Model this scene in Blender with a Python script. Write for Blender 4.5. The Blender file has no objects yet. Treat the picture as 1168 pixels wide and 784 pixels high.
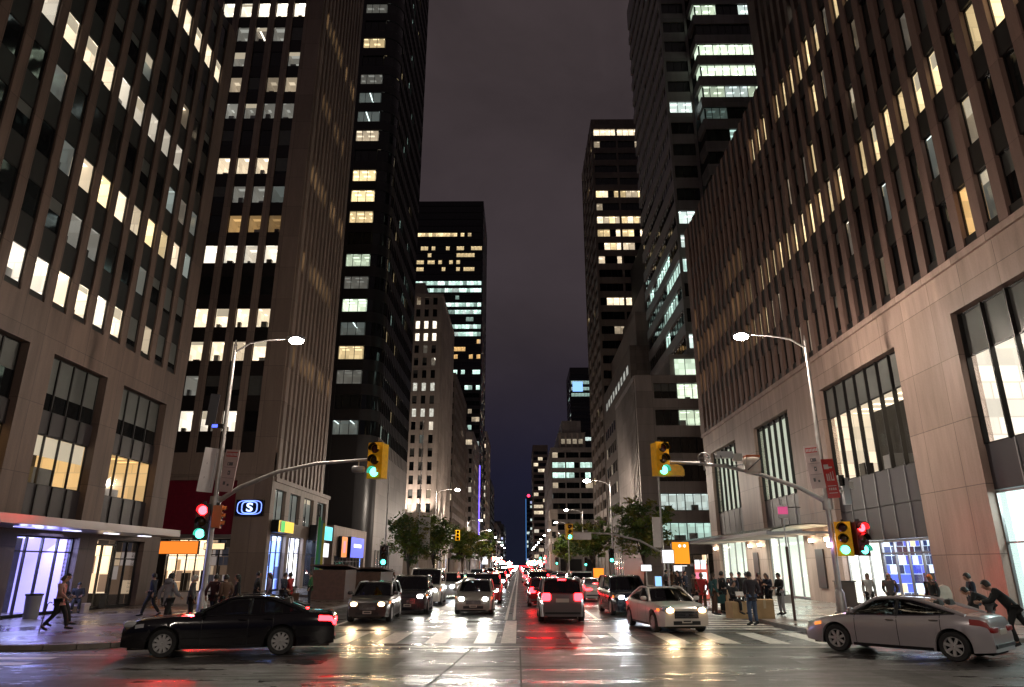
import bpy, bmesh, math, random
from mathutils import Vector, Matrix
R = random.Random(11)
S = bpy.context.scene
C = S.collection
PI = math.pi
rad = math.radians

# ------------------------------------------------------------------ camera
CAM_H, F_PX, PITCH, YAW = 2.2, 782.0, rad(17.9), rad(0.56)
cam = bpy.data.cameras.new('camera')
cam.sensor_width = 36.0
cam.lens = 36.0 * F_PX / 1168.0
cam.clip_start, cam.clip_end = 0.1, 6000
camo = bpy.data.objects.new('camera', cam)
C.objects.link(camo)
camo.location = (0, 0, CAM_H)
camo.rotation_euler = (PI / 2 + PITCH, 0, YAW)
S.camera = camo

def ray(x, y):
    u = (x - 584.0) / F_PX
    v = (392.0 - y) / F_PX
    dy = math.cos(PITCH) - v * math.sin(PITCH)
    dz = math.sin(PITCH) + v * math.cos(PITCH)
    return (u * math.cos(YAW) - dy * math.sin(YAW), u * math.sin(YAW) + dy * math.cos(YAW), dz)

def G(x, y, z=0.0):                       # place on the ground seen at a photo pixel
    d = ray(x, y); t = (z - CAM_H) / d[2]
    return d[0] * t, d[1] * t

def AY(x, y, Y):                          # place at a known distance Y
    d = ray(x, y); t = Y / d[1]
    return d[0] * t, CAM_H + d[2] * t

def AX(x, y, X):
    d = ray(x, y); t = X / d[0]
    return d[1] * t, CAM_H + d[2] * t

# ------------------------------------------------------------------ materials
MATS = {}
def nt(m): return m.node_tree.nodes, m.node_tree.links

def mat(name, base, rough=0.6, metal=0.0, emit=None, strength=0.0, var=0.0, scale=3.0, bump=0.0, bscale=30.0,
        spec=None, coat=0.0, sample=True):
    if name in MATS: return MATS[name]
    m = bpy.data.materials.new(name); m.use_nodes = True
    N, L = nt(m); b = N['Principled BSDF']
    b.inputs['Base Color'].default_value = (*base, 1)
    b.inputs['Roughness'].default_value = rough
    b.inputs['Metallic'].default_value = metal
    if spec is not None: b.inputs['Specular IOR Level'].default_value = spec
    if coat: 
        b.inputs['Coat Weight'].default_value = coat
        b.inputs['Coat Roughness'].default_value = 0.05
    if emit is not None:
        b.inputs['Emission Color'].default_value = (*emit, 1)
        b.inputs['Emission Strength'].default_value = strength
    if var > 0 or bump > 0:
        tc = N.new('ShaderNodeTexCoord')
        n = N.new('ShaderNodeTexNoise'); n.inputs['Scale'].default_value = scale
        n.inputs['Detail'].default_value = 5
        L.new(tc.outputs['Object'], n.inputs['Vector'])
        if var > 0:
            r = N.new('ShaderNodeMapRange')
            r.inputs['From Min'].default_value = 0.3; r.inputs['From Max'].default_value = 0.7
            r.inputs['To Min'].default_value = 1 - var; r.inputs['To Max'].default_value = 1 + var
            L.new(n.outputs['Fac'], r.inputs['Value'])
            mx = N.new('ShaderNodeVectorMath'); mx.operation = 'SCALE'
            mx.inputs[0].default_value = base
            L.new(r.outputs['Result'], mx.inputs['Scale'])
            L.new(mx.outputs['Vector'], b.inputs['Base Color'])
            r2 = N.new('ShaderNodeMapRange')
            r2.inputs['To Min'].default_value = max(0.03, rough - 0.12); r2.inputs['To Max'].default_value = min(1, rough + 0.12)
            L.new(n.outputs['Fac'], r2.inputs['Value']); L.new(r2.outputs['Result'], b.inputs['Roughness'])
        if bump > 0:
            n2 = N.new('ShaderNodeTexNoise'); n2.inputs['Scale'].default_value = bscale
            n2.inputs['Detail'].default_value = 4
            L.new(tc.outputs['Object'], n2.inputs['Vector'])
            bp = N.new('ShaderNodeBump'); bp.inputs['Strength'].default_value = bump
            bp.inputs['Distance'].default_value = 0.02
            L.new(n2.outputs['Fac'], bp.inputs['Height']); L.new(bp.outputs['Normal'], b.inputs['Normal'])
    if emit is not None and not sample:
        m.cycles.emission_sampling = 'NONE'
    MATS[name] = m
    return m

def stone(name, base, bw=1.4, bh=1.2, rough=0.65, mortar=0.012, var=0.14, streak=0.2):
    """stone cladding: panels with thin joints, panel-to-panel tone, vertical weather streaks"""
    if name in MATS: return MATS[name]
    m = bpy.data.materials.new(name); m.use_nodes = True
    N, L = nt(m); b = N['Principled BSDF']
    g = N.new('ShaderNodeNewGeometry')
    sx = N.new('ShaderNodeSeparateXYZ'); L.new(g.outputs['Position'], sx.inputs[0])
    ad = N.new('ShaderNodeMath'); L.new(sx.outputs['X'], ad.inputs[0]); L.new(sx.outputs['Y'], ad.inputs[1])
    cx = N.new('ShaderNodeCombineXYZ'); L.new(ad.outputs[0], cx.inputs['X']); L.new(sx.outputs['Z'], cx.inputs['Y'])
    br = N.new('ShaderNodeTexBrick'); L.new(cx.outputs[0], br.inputs['Vector'])
    br.offset = 0.0
    br.inputs['Scale'].default_value = 1.0
    br.inputs['Brick Width'].default_value = bw; br.inputs['Row Height'].default_value = bh
    br.inputs['Mortar Size'].default_value = mortar; br.inputs['Bias'].default_value = 0.0
    br.inputs['Mortar Smooth'].default_value = 0.1
    br.inputs['Color1'].default_value = (*[c * (1 - var) for c in base], 1)
    br.inputs['Color2'].default_value = (*[c * (1 + var) for c in base], 1)
    br.inputs['Mortar'].default_value = (*[c * 0.4 for c in base], 1)
    n = N.new('ShaderNodeTexNoise'); n.inputs['Scale'].default_value = 0.8; n.inputs['Detail'].default_value = 8
    n.inputs['Roughness'].default_value = 0.65
    vm = N.new('ShaderNodeVectorMath'); vm.operation = 'MULTIPLY'
    vm.inputs[1].default_value = (2.2, 2.2, 0.25)
    L.new(g.outputs['Position'], vm.inputs[0]); L.new(vm.outputs[0], n.inputs['Vector'])
    r = N.new('ShaderNodeMapRange'); r.inputs['From Min'].default_value = 0.3; r.inputs['From Max'].default_value = 0.72
    r.inputs['To Min'].default_value = 1 + streak * 0.6; r.inputs['To Max'].default_value = 1 - streak
    L.new(n.outputs['Fac'], r.inputs['Value'])
    n3 = N.new('ShaderNodeTexNoise'); n3.inputs['Scale'].default_value = 14; n3.inputs['Detail'].default_value = 6
    L.new(g.outputs['Position'], n3.inputs['Vector'])
    r3 = N.new('ShaderNodeMapRange'); r3.inputs['To Min'].default_value = 0.86; r3.inputs['To Max'].default_value = 1.14
    L.new(n3.outputs['Fac'], r3.inputs['Value'])
    mm = N.new('ShaderNodeMath'); mm.operation = 'MULTIPLY'
    L.new(r.outputs[0], mm.inputs[0]); L.new(r3.outputs[0], mm.inputs[1])
    sc = N.new('ShaderNodeVectorMath'); sc.operation = 'SCALE'
    L.new(br.outputs['Color'], sc.inputs[0]); L.new(mm.outputs[0], sc.inputs['Scale'])
    L.new(sc.outputs[0], b.inputs['Base Color'])
    b.inputs['Roughness'].default_value = rough
    bp = N.new('ShaderNodeBump'); bp.inputs['Strength'].default_value = 0.25; bp.inputs['Distance'].default_value = 0.02
    L.new(n3.outputs['Fac'], bp.inputs['Height']); L.new(bp.outputs['Normal'], b.inputs['Normal'])
    MATS[name] = m
    return m

def room_mat(name, col, s, kind='wall'):
    """a lit office interior: it gives off light; ceilings carry rows of lamps, walls have patches of furniture and partitions"""
    if name in MATS: return MATS[name]
    m = bpy.data.materials.new(name); m.use_nodes = True
    N, L = nt(m); b = N['Principled BSDF']
    b.inputs['Base Color'].default_value = (0.5, 0.45, 0.4, 1) if kind != 'floor' else (0.15, 0.13, 0.12, 1)
    b.inputs['Roughness'].default_value = 0.9
    b.inputs['Emission Color'].default_value = (*col, 1)
    g = N.new('ShaderNodeNewGeometry')
    if kind in ('ceil', 'spots'):
        br = N.new('ShaderNodeTexBrick'); sz = N.new('ShaderNodeSeparateXYZ'); L.new(g.outputs['Position'], sz.inputs[0])
        sh = N.new('ShaderNodeVectorMath'); sh.operation = 'MULTIPLY_ADD'; sh.inputs[1].default_value = (1.73, .91, 0); cz = N.new('ShaderNodeCombineXYZ'); L.new(sz.outputs['Z'], cz.inputs['X']); L.new(sz.outputs['Z'], cz.inputs['Y'])
        L.new(cz.outputs[0], sh.inputs[0]); L.new(g.outputs['Position'], sh.inputs[2]); L.new(sh.outputs[0], br.inputs['Vector'])
        br.offset = 0.0; br.inputs['Scale'].default_value = 1.0
        br.inputs['Brick Width'].default_value = 1.9; br.inputs['Row Height'].default_value = 1.3
        br.inputs['Mortar Size'].default_value = 0.42; br.inputs['Mortar Smooth'].default_value = 0.02
        r = N.new('ShaderNodeMapRange'); L.new(br.outputs['Fac'], r.inputs['Value'])
        r.inputs['To Min'].default_value = s * 2.6; r.inputs['To Max'].default_value = s * 0.75
        if kind == 'spots': br.inputs['Mortar Size'].default_value = 0.10; br.inputs['Brick Width'].default_value = 2.3; br.inputs['Row Height'].default_value = 400.0; r.inputs['To Min'].default_value = .06; r.inputs['To Max'].default_value = s * 1.6
        L.new(r.outputs[0], b.inputs['Emission Strength'])
    else:
        sx = N.new('ShaderNodeSeparateXYZ'); L.new(g.outputs['Position'], sx.inputs[0])
        ad = N.new('ShaderNodeMath'); L.new(sx.outputs['X'], ad.inputs[0]); L.new(sx.outputs['Y'], ad.inputs[1])
        cx = N.new('ShaderNodeCombineXYZ'); L.new(ad.outputs[0], cx.inputs['X']); L.new(sx.outputs['Z'], cx.inputs['Y'])
        n = N.new('ShaderNodeTexBrick'); L.new(cx.outputs[0], n.inputs['Vector']); n.offset = 0.37; n.squash = 1.4
        n.inputs['Scale'].default_value = 1.0; n.inputs['Brick Width'].default_value = 0.83; n.inputs['Row Height'].default_value = 0.71
        n.inputs['Mortar Size'].default_value = 0.03
        n.inputs['Color1'].default_value = (0.25, 0.25, 0.25, 1); n.inputs['Color2'].default_value = (1, 1, 1, 1); n.inputs['Mortar'].default_value = (.3, .3, .3, 1)
        r = N.new('ShaderNodeMapRange'); L.new(n.outputs['Color'], r.inputs['Value'])
        r.inputs['To Min'].default_value = s * 0.35; r.inputs['To Max'].default_value = s * 1.15
        L.new(r.outputs[0], b.inputs['Emission Strength'])
    m.cycles.emission_sampling = 'NONE'
    MATS[name] = m
    return m

def glass_dark(name, tint=(0.006, 0.007, 0.008), rough=0.04, glow=None, s=0.0):
    if name in MATS: return MATS[name]
    m = mat(name, tint, rough, spec=0.6)
    N, L = nt(m); b = N['Principled BSDF']
    g = N.new('ShaderNodeNewGeometry')
    n = N.new('ShaderNodeTexNoise'); n.inputs['Scale'].default_value = 0.7; L.new(g.outputs['Position'], n.inputs['Vector'])
    bp = N.new('ShaderNodeBump'); bp.inputs['Strength'].default_value = 0.12; bp.inputs['Distance'].default_value = 0.05
    L.new(n.outputs['Fac'], bp.inputs['Height']); L.new(bp.outputs['Normal'], b.inputs['Normal'])
    return m

def pane_mat(name, tint=(1, 1, 1), gloss=0.10):
    if name in MATS: return MATS[name]
    m = bpy.data.materials.new(name); m.use_nodes = True
    N, L = nt(m); N.remove(N['Principled BSDF'])
    o = N['Material Output']; t = N.new('ShaderNodeBsdfTransparent'); t.inputs['Color'].default_value = (*tint, 1)
    gl = N.new('ShaderNodeBsdfGlossy'); gl.inputs['Roughness'].default_value = 0.05
    mx = N.new('ShaderNodeMixShader'); mx.inputs['Fac'].default_value = gloss
    L.new(t.outputs[0], mx.inputs[1]); L.new(gl.outputs[0], mx.inputs[2]); L.new(mx.outputs[0], o.inputs['Surface'])
    MATS[name] = m
    return m

# ------------------------------------------------------------------ things and meshes
def mtx(loc, rz=0.0): return Matrix.Translation(Vector(loc)) @ Matrix.Rotation(rz, 4, 'Z')
WM = {}
def thing(name, label, cat, loc=(0, 0, 0), rz=0.0, group=None):
    o = bpy.data.objects.new(name, None); C.objects.link(o)
    o.empty_display_size = 0.2
    o.location = loc; o.rotation_euler = (0, 0, rz)
    o['label'] = label; o['category'] = cat
    if group: o['group'] = group
    WM[o.name] = mtx(loc, rz)
    return o
def tag(o, label, cat, group=None):
    o['label'] = label; o['category'] = cat
    if group: o['group'] = group
    return o

class MB:
    def __init__(s): s.v = []; s.f = []; s.mi = []; s.mats = []; s.sm = []
    def mid(s, m):
        if m not in s.mats: s.mats.append(m)
        return s.mats.index(m)
    def face(s, pts, m, smooth=False):
        k = len(s.v); s.v += [tuple(p) for p in pts]
        s.f.append(tuple(range(k, k + len(pts)))); s.mi.append(s.mid(m)); s.sm.append(smooth)
    def box(s, x0, x1, y0, y1, z0, z1, m, M=None):
        p = [(x0, y0, z0), (x1, y0, z0), (x1, y1, z0), (x0, y1, z0), (x0, y0, z1), (x1, y0, z1), (x1, y1, z1), (x0, y1, z1)]
        if M is not None: p = [tuple(M @ Vector(q)) for q in p]
        s.hexa(p, m)
    def hexa(s, p, m):
        k = len(s.v); s.v += [tuple(q) for q in p]; i = s.mid(m)
        for q in ((0, 3, 2, 1), (4, 5, 6, 7), (0, 1, 5, 4), (1, 2, 6, 5), (2, 3, 7, 6), (3, 0, 4, 7)):
            s.f.append(tuple(k + a for a in q)); s.mi.append(i); s.sm.append(False)
    def grid(s, rows, m, smooth=True, loop=False):
        k = len(s.v); n = len(rows[0]); i = s.mid(m)
        for r in rows: s.v += [tuple(p) for p in r]
        for a in range(len(rows) - 1):
            for b in range(n if loop else n - 1):
                c = (b + 1) % n
                s.f.append((k + a * n + b, k + a * n + c, k + (a + 1) * n + c, k + (a + 1) * n + b)); s.mi.append(i); s.sm.append(smooth)
    def tube(s, path, r, m, n=8, caps=True, flat=1.0):
        P = [Vector(p) for p in path]
        if not hasattr(r, '__len__'): r = [r] * len(P)
        rows = []
        up = Vector((0, 0, 1))
        for i, p in enumerate(P):
            t = (P[min(i + 1, len(P) - 1)] - P[max(i - 1, 0)]).normalized()
            a = t.cross(up)
            if a.length < 0.05: a = t.cross(Vector((0, 1, 0)))
            a.normalize(); b = a.cross(t).normalized()
            rows.append([p + (a * math.cos(q) * r[i] + b * math.sin(q) * r[i] * flat) for q in [2 * PI * j / n for j in range(n)]])
        s.grid(rows, m, True, True)
        if caps:
            s.face(rows[0][::-1], m); s.face(rows[-1], m)
    def lathe(s, prof, o, ax, m, n=16, smooth=True):
        ax = Vector(ax).normalized(); a = ax.cross(Vector((0, 0, 1)))
        if a.length < 0.05: a = ax.cross(Vector((0, 1, 0)))
        a.normalize(); b = ax.cross(a); o = Vector(o)
        s.grid([[o + ax * h + (a * math.cos(q) + b * math.sin(q)) * r for q in [2 * PI * j / n for j in range(n)]] for r, h in prof], m, smooth, True)
    def blob(s, c, size, m, p=0.6, nu=12, nv=8, M=None):
        def sp(v, e): return math.copysign(abs(v) ** e, v)
        rows = []
        for i in range(nv + 1):
            a = -PI / 2 + PI * i / nv
            row = []
            for j in range(nu):
                b = 2 * PI * j / nu
                q = Vector((sp(math.cos(a), p) * sp(math.cos(b), p) * size[0] / 2, sp(math.cos(a), p) * sp(math.sin(b), p) * size[1] / 2, sp(math.sin(a), p) * size[2] / 2))
                if M is not None: q = M @ q
                row.append(q + Vector(c))
            rows.append(row)
        s.grid(rows, m, True, True)
    def prism(s, poly, o, ux, uy, un, depth, m):
        """extrude a 2-D outline given in the (ux, uy) plane along un"""
        o, ux, uy, un = Vector(o), Vector(ux), Vector(uy), Vector(un)
        a = [o + ux * x + uy * y for x, y in poly]; b = [p + un * depth for p in a]
        s.face(a[::-1], m); s.face(b, m)
        for i in range(len(a)):
            j = (i + 1) % len(a); s.face([a[i], a[j], b[j], b[i]], m)
    def build(s, name, parent=None, world=True, angle=None):
        me = bpy.data.meshes.new(name)
        v = s.v
        if parent is not None and world:
            root = parent
            while root.parent is not None: root = root.parent
            inv = WM[root.name].inverted()
            v = [tuple(inv @ Vector(p)) for p in s.v]
        me.from_pydata(v, [], s.f)
        for m in s.mats: me.materials.append(m)
        me.polygons.foreach_set('material_index', s.mi)
        me.polygons.foreach_set('use_smooth', s.sm)
        me.update()
        if angle: me.set_sharp_from_angle(angle=rad(angle))
        o = bpy.data.objects.new(name, me); C.objects.link(o)
        if parent is not None: o.parent = parent
        return o

def copy_tree(o, parent=None):
    c = o.copy(); C.objects.link(c)
    if parent is not None: c.parent = parent
    for ch in [x for x in ALLCH.get(o.name, [])]: copy_tree(ch, c)
    return c
ALLCH = {}

def lamp(name, kind, loc, power, col, parent=None, size=0.1, rot=None, spot=None, blend=0.6):
    d = bpy.data.lights.new(name, kind); d.energy = power; d.color = col
    if kind in ('POINT', 'SPOT'): d.shadow_soft_size = size
    if kind == 'AREA': d.shape = 'RECTANGLE'; d.size, d.size_y = size
    if spot: d.spot_size = rad(spot); d.spot_blend = blend
    o = bpy.data.objects.new(name, d); C.objects.link(o)
    o.location = loc
    if rot: o.rotation_euler = rot
    if parent is not None:
        o.parent = parent
        o.matrix_parent_inverse = WM[parent.name].inverted()
    return o

def interior(b, f, s0, s1, z, power, col, d=-.9):
    """a fill light added below the ceiling of a glazed room, tipped toward the street"""
    a = rad(-38) if f.n[0] > 0 else rad(38)
    lamp('room_spill_fill', 'AREA', f.p((s0 + s1) / 2, d, z), power, col, b.t, (.8, s1 - s0 - .3), (0, a, 0))  # added area light that throws the room's glow outdoors

# palette ------------------------------------------------------------
M_black = mat('black_metal', (0.012, 0.012, 0.013), 0.45, 0.3)
M_steel = mat('galvanised_steel', (0.42, 0.40, 0.39), 0.42, 0.65, var=0.15, scale=4)
M_alu = mat('grey_aluminium', (0.30, 0.30, 0.31), 0.4, 0.7)
M_mull = mat('dark_mullion', (0.02, 0.018, 0.018), 0.4, 0.4)
M_spand = mat('dark_spandrel', (0.016, 0.013, 0.013), 0.35, var=0.2, scale=1.0)
M_core = mat('dark_building_core', (0.02, 0.018, 0.018), 0.8)
M_pane = pane_mat('clear_pane')
M_gd = [glass_dark('dark_glass_a'), glass_dark('dark_glass_b', (0.012, 0.014, 0.015)), glass_dark('dark_glass_c', (0.022, 0.024, 0.024), 0.08)]
M_blind = mat('drawn_blind', (0.10, 0.105, 0.10), 0.35, var=0.1)
M_blindlit = mat('backlit_blind', (.45, .42, .36), .8, emit=(1, .86, .62), strength=.35, sample=False)
TONES = {'cream': (1.0, 0.84, 0.60), 'white': (1.0, 0.93, 0.78), 'amber': (1.0, 0.62, 0.24), 'teal': (0.62, 0.95, 0.86), 'cool': (0.80, 1.0, 0.97),
         'green': (0.80, 1.0, 0.76), 'grey': (0.85, 0.88, 0.80), 'violet': (0.55, 0.62, 1.0), 'gold': (1.0, 0.78, 0.42)}
def room(tone, s):
    k = '%s_%d' % (tone, round(s * 100))
    return (room_mat('room_wall_' + k, TONES[tone], s), room_mat('room_ceiling_' + k, TONES[tone], s, 'ceil'), room_mat('room_floor_' + k, TONES[tone], s * 0.35, 'floor'))

def dimroom(tone):
    k = 'dim_' + tone
    if k not in MATS:
        MATS[k] = (room_mat('dim_wall_' + tone, TONES[tone], .045), room_mat('dim_ceiling_' + tone, TONES[tone], 1.0, 'spots'), room_mat('dim_floor_' + tone, TONES[tone], .02, 'floor'))
    return MATS[k]

class Fac:
    """a facade plane: s runs along u, d points out along n"""
    def __init__(f, ox, oy, u, n): f.o = (ox, oy); f.u = u; f.n = n
    def p(f, s, d, z): return (f.o[0] + f.u[0] * s + f.n[0] * d, f.o[1] + f.u[1] * s + f.n[1] * d, z)
    def box(f, mb, s0, s1, d0, d1, z0, z1, m):
        mb.hexa([f.p(s0, d0, z0), f.p(s1, d0, z0), f.p(s1, d1, z0), f.p(s0, d1, z0), f.p(s0, d0, z1), f.p(s1, d0, z1), f.p(s1, d1, z1), f.p(s0, d1, z1)], m)
    def quad(f, mb, s0, s1, z0, z1, d, m): mb.face([f.p(s0, d, z0), f.p(s1, d, z0), f.p(s1, d, z1), f.p(s0, d, z1)], m)
def east(x, y=0.0): return Fac(x, y, (0, 1), (1, 0))       # left-hand buildings, facing the avenue
def west(x, y=0.0): return Fac(x, y, (0, 1), (-1, 0))      # right-hand buildings, facing the avenue
def south(y, x=0.0): return Fac(x, y, (1, 0), (0, -1))     # facing the camera

def window_geo(mb, f, s0, s1, z0, z1, d, kind, depth=2.0, pane=0, furn=True, frame=0.05):
    """kind: ('dark', i) | ('blind', frac) | ('lit', tone, strength)"""
    if frame:
        for a, b, c, e in ((s0, s0 + frame, z0, z1), (s1 - frame, s1, z0, z1), (s0 + frame, s1 - frame, z0, z0 + frame), (s0 + frame, s1 - frame, z1 - frame, z1)):
            f.box(mb, a, b, d - 0.02, d + 0.04, c, e, M_mull)
    if pane:
        n = max(1, round((s1 - s0) / pane))
        for i in range(1, n):
            s = s0 + (s1 - s0) * i / n
            f.box(mb, s - 0.035, s + 0.035, d - 0.02, d + 0.07, z0 + frame, z1 - frame, M_mull)
    s0 += frame; s1 -= frame; z0 += frame; z1 -= frame
    if kind[0] == 'dark': f.quad(mb, s0, s1, z0, z1, d, M_gd[kind[1] % 3])
    elif kind[0] == 'blind':
        zb = z1 - (z1 - z0) * kind[1]
        f.quad(mb, s0, s1, z0, zb, d, M_gd[0]); f.quad(mb, s0, s1, zb, z1, d, M_blind)
    else:
        w, c, fl = room(kind[1], kind[2]) if kind[0] == 'lit' else dimroom(kind[1])
        f.quad(mb, s0, s1, z0, z1, d, M_pane)
        e = d - depth
        f.quad(mb, s0, s1, z0, z1, e, w)
        mb.face([f.p(s0, d - .03, z1), f.p(s1, d - .03, z1), f.p(s1, e, z1), f.p(s0, e, z1)], c)
        mb.face([f.p(s0, d - .03, z0), f.p(s1, d - .03, z0), f.p(s1, e, z0), f.p(s0, e, z0)], fl)
        mb.face([f.p(s0, d - .03, z0), f.p(s0, d - .03, z1), f.p(s0, e, z1), f.p(s0, e, z0)], w)
        mb.face([f.p(s1, d - .03, z0), f.p(s1, d - .03, z1), f.p(s1, e, z1), f.p(s1, e, z0)], w)
        if furn and R.random() < 0.8:
            a = s0 + (s1 - s0) * R.uniform(0, .5); b = a + (s1 - s0) * R.uniform(.2, .5)
            f.box(mb, a, min(b, s1 - .02), d - R.uniform(.5, .8), d - .25, z0 + .01, z0 + (z1 - z0) * R.uniform(.10, .42), R.choice((M_spand, M_blind, M_alu)))
            if R.random() < .3: f.quad(mb, s0, s1, z1 - (z1 - z0) * R.uniform(.15, .5), z1, d - .06, M_blindlit)

class Bld:
    def __init__(s, name, label, x0, x1, y0, y1, cat='building'):
        s.t = thing(name, label, cat, ((x0 + x1) / 2, (y0 + y1) / 2, 0)); s.w = []; s.wall = MB()
        s.r = (x0, x1, y0, y1)
    def win(s, f, s0, s1, z0, z1, d, kind, **k):
        c = f.p((s0 + s1) / 2, 0, (z0 + z1) / 2)
        s.w.append(((s1 - s0) * (z1 - z0) / (c[0] ** 2 + c[1] ** 2 + (c[2] - 2) ** 2), (f, s0, s1, z0, z1, d, kind), k))
    def finish(s, cap=96, name='window'):
        s.wall.build('wall', s.t)
        s.w.sort(key=lambda q: -q[0])
        for q in s.w[:cap]:
            mb = MB(); window_geo(mb, *q[1], **q[2]); mb.build(name, s.t)
        if len(s.w) > cap:
            mb = MB()
            for q in s.w[cap:]: window_geo(mb, *q[1], **q[2])
            o = mb.build(name, s.t); o['kind'] = 'stuff'

def pierced(mb, f, s0, s1, z0, z1, holes, d0, d1, m):
    """a wall with rectangular openings (s0, s1, z0, z1)"""
    zs = sorted({z0, z1} | {h[2] for h in holes} | {h[3] for h in holes}); zs = [z for z in zs if z0 <= z <= z1]
    for a, b in zip(zs, zs[1:]):
        zm = (a + b) / 2
        hs = sorted([(max(h[0], s0), min(h[1], s1)) for h in holes if h[2] < zm < h[3] and h[1] > s0 and h[0] < s1])
        x = s0
        for h in hs:
            if h[0] > x + 1e-4: f.box(mb, x, h[0], d0, d1, a, b, m)
            x = max(x, h[1])
        if x < s1 - 1e-4: f.box(mb, x, s1, d0, d1, a, b, m)

def ribbed(b, f, cols, w, rows, h, s0, s1, zlo, zhi, pm, sm, kindfn, pier_out=0.0, depth_in=0.34, span_out=-0.18, depth=2.0, **k):
    """piers between window columns, spandrels between rows; one window per cell"""
    cols = sorted(cols)
    edges = [s0] + [c for c in cols] + [s1]
    x = s0
    for c in cols:
        f.box(b.wall, x, c - w / 2, -depth_in, pier_out, zlo, zhi, pm); x = c + w / 2
    f.box(b.wall, x, s1, -depth_in, pier_out, zlo, zhi, pm)
    for i, c in enumerate(cols):
        z = zlo
        for j, r in enumerate(rows):
            if r - h / 2 > z + 1e-3: f.box(b.wall, c - w / 2, c + w / 2, -depth_in - .02, span_out, z, r - h / 2, sm)
            z = r + h / 2
            b.win(f, c - w / 2, c + w / 2, r - h / 2, r + h / 2, -depth_in + 0.04, kindfn(i, j, c, r), depth=depth, **k)
        if zhi > z: f.box(b.wall, c - w / 2, c + w / 2, -depth_in - .02, span_out, z, zhi, sm)

def bands(b, f, s0, s1, rows, h, d, kindfn, pane=1.3, name='window_band', depth=2.5, seg=3):
    """one ribbon of panes per floor, in runs of panes that share a room"""
    for j, r in enumerate(rows):
        mb = MB(); n = max(1, round((s1 - s0) / (pane * seg))); q = (s1 - s0) / n
        for i in range(n):
            window_geo(mb, f, s0 + q * i, s0 + q * (i + 1), r - h / 2, r + h / 2, d, kindfn(i, j, s0 + q * (i + .5), r), depth=depth, pane=pane, furn=False, frame=0.04)
        mb.build(name, b.t)
def shopgoods(name, cols_, s, sc=2.6):
    if name in MATS: return MATS[name]
    m = bpy.data.materials.new(name); m.use_nodes = True
    N, L = nt(m); bsd = N['Principled BSDF']; g_ = N.new('ShaderNodeNewGeometry')
    s0 = N.new('ShaderNodeSeparateXYZ'); L.new(g_.outputs['Position'], s0.inputs[0])
    ad = N.new('ShaderNodeMath'); L.new(s0.outputs['X'], ad.inputs[0]); L.new(s0.outputs['Y'], ad.inputs[1])
    cx = N.new('ShaderNodeCombineXYZ'); L.new(ad.outputs[0], cx.inputs['X']); L.new(s0.outputs['Z'], cx.inputs['Y'])
    v = N.new('ShaderNodeTexBrick'); L.new(cx.outputs[0], v.inputs['Vector']); v.offset = .43; v.squash = 1.7; v.squash_frequency = 3
    v.inputs['Scale'].default_value = sc; v.inputs['Brick Width'].default_value = .9; v.inputs['Row Height'].default_value = 1.15
    v.inputs['Mortar Size'].default_value = .03
    v.inputs['Color1'].default_value = (0, 0, 0, 1); v.inputs['Color2'].default_value = (1, 1, 1, 1); v.inputs['Mortar'].default_value = (.3, .3, .3, 1)
    c = N.new('ShaderNodeValToRGB'); c.color_ramp.interpolation = 'CONSTANT'
    sx = N.new('ShaderNodeSeparateXYZ'); L.new(v.outputs['Color'], sx.inputs[0]); L.new(sx.outputs[0], c.inputs[0])
    c.color_ramp.elements[0].color = (*cols_[0], 1); c.color_ramp.elements[1].position = .85; c.color_ramp.elements[1].color = (*cols_[1], 1)
    for i, q in enumerate(cols_[2:]):
        e_ = c.color_ramp.elements.new((i + 1) / (len(cols_)) * .85); e_.color = (*q, 1)
    L.new(c.outputs[0], bsd.inputs['Emission Color']); bsd.inputs['Emission Strength'].default_value = s
    L.new(c.outputs[0], bsd.inputs['Base Color'])
    MATS[name] = m; return m
# ------------------------------------------------------------------ sky and air
world = bpy.data.worlds.new('World'); S.world = world; world.use_nodes = True
N, L = world.node_tree.nodes, world.node_tree.links
bg = N['Background']; bg.inputs['Strength'].default_value = 0.78
tc = N.new('ShaderNodeTexCoord'); sp = N.new('ShaderNodeSeparateXYZ'); L.new(tc.outputs['Generated'], sp.inputs[0])
ns = N.new('ShaderNodeTexNoise'); ns.inputs['Scale'].default_value = 2.2; ns.inputs['Detail'].default_value = 5
L.new(tc.outputs['Generated'], ns.inputs['Vector'])
ma = N.new('ShaderNodeMath'); ma.operation = 'MULTIPLY_ADD'; ma.inputs[1].default_value = 0.22; ma.inputs[2].default_value = -0.11
L.new(ns.outputs['Fac'], ma.inputs[0])
ad = N.new('ShaderNodeMath'); L.new(sp.outputs['Z'], ad.inputs[0]); L.new(ma.outputs[0], ad.inputs[1])
cr = N.new('ShaderNodeValToRGB'); L.new(ad.outputs[0], cr.inputs[0])
e = cr.color_ramp.elements
e[0].position = 0.0; e[0].color = (0.0080, 0.0095, 0.0200, 1)
e[1].position = 0.70; e[1].color = (0.046, 0.0345, 0.0365, 1)
for pos, col in ((0.10, (0.0120, 0.0115, 0.0250, 1)), (0.20, (0.0225, 0.0180, 0.0265, 1)), (0.34, (0.0370, 0.0285, 0.0330, 1))):
    q = e.new(pos); q.color = col
sky = N.new('ShaderNodeTexSky'); sky.sky_type = 'NISHITA'; sky.sun_disc = False
sky.sun_elevation = rad(-8); sky.sun_rotation = rad(200)
sm = N.new('ShaderNodeVectorMath'); sm.operation = 'SCALE'; sm.inputs['Scale'].default_value = 0.05
L.new(sky.outputs[0], sm.inputs[0])
sa = N.new('ShaderNodeVectorMath'); L.new(cr.outputs[0], sa.inputs[0]); L.new(sm.outputs[0], sa.inputs[1])
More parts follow.
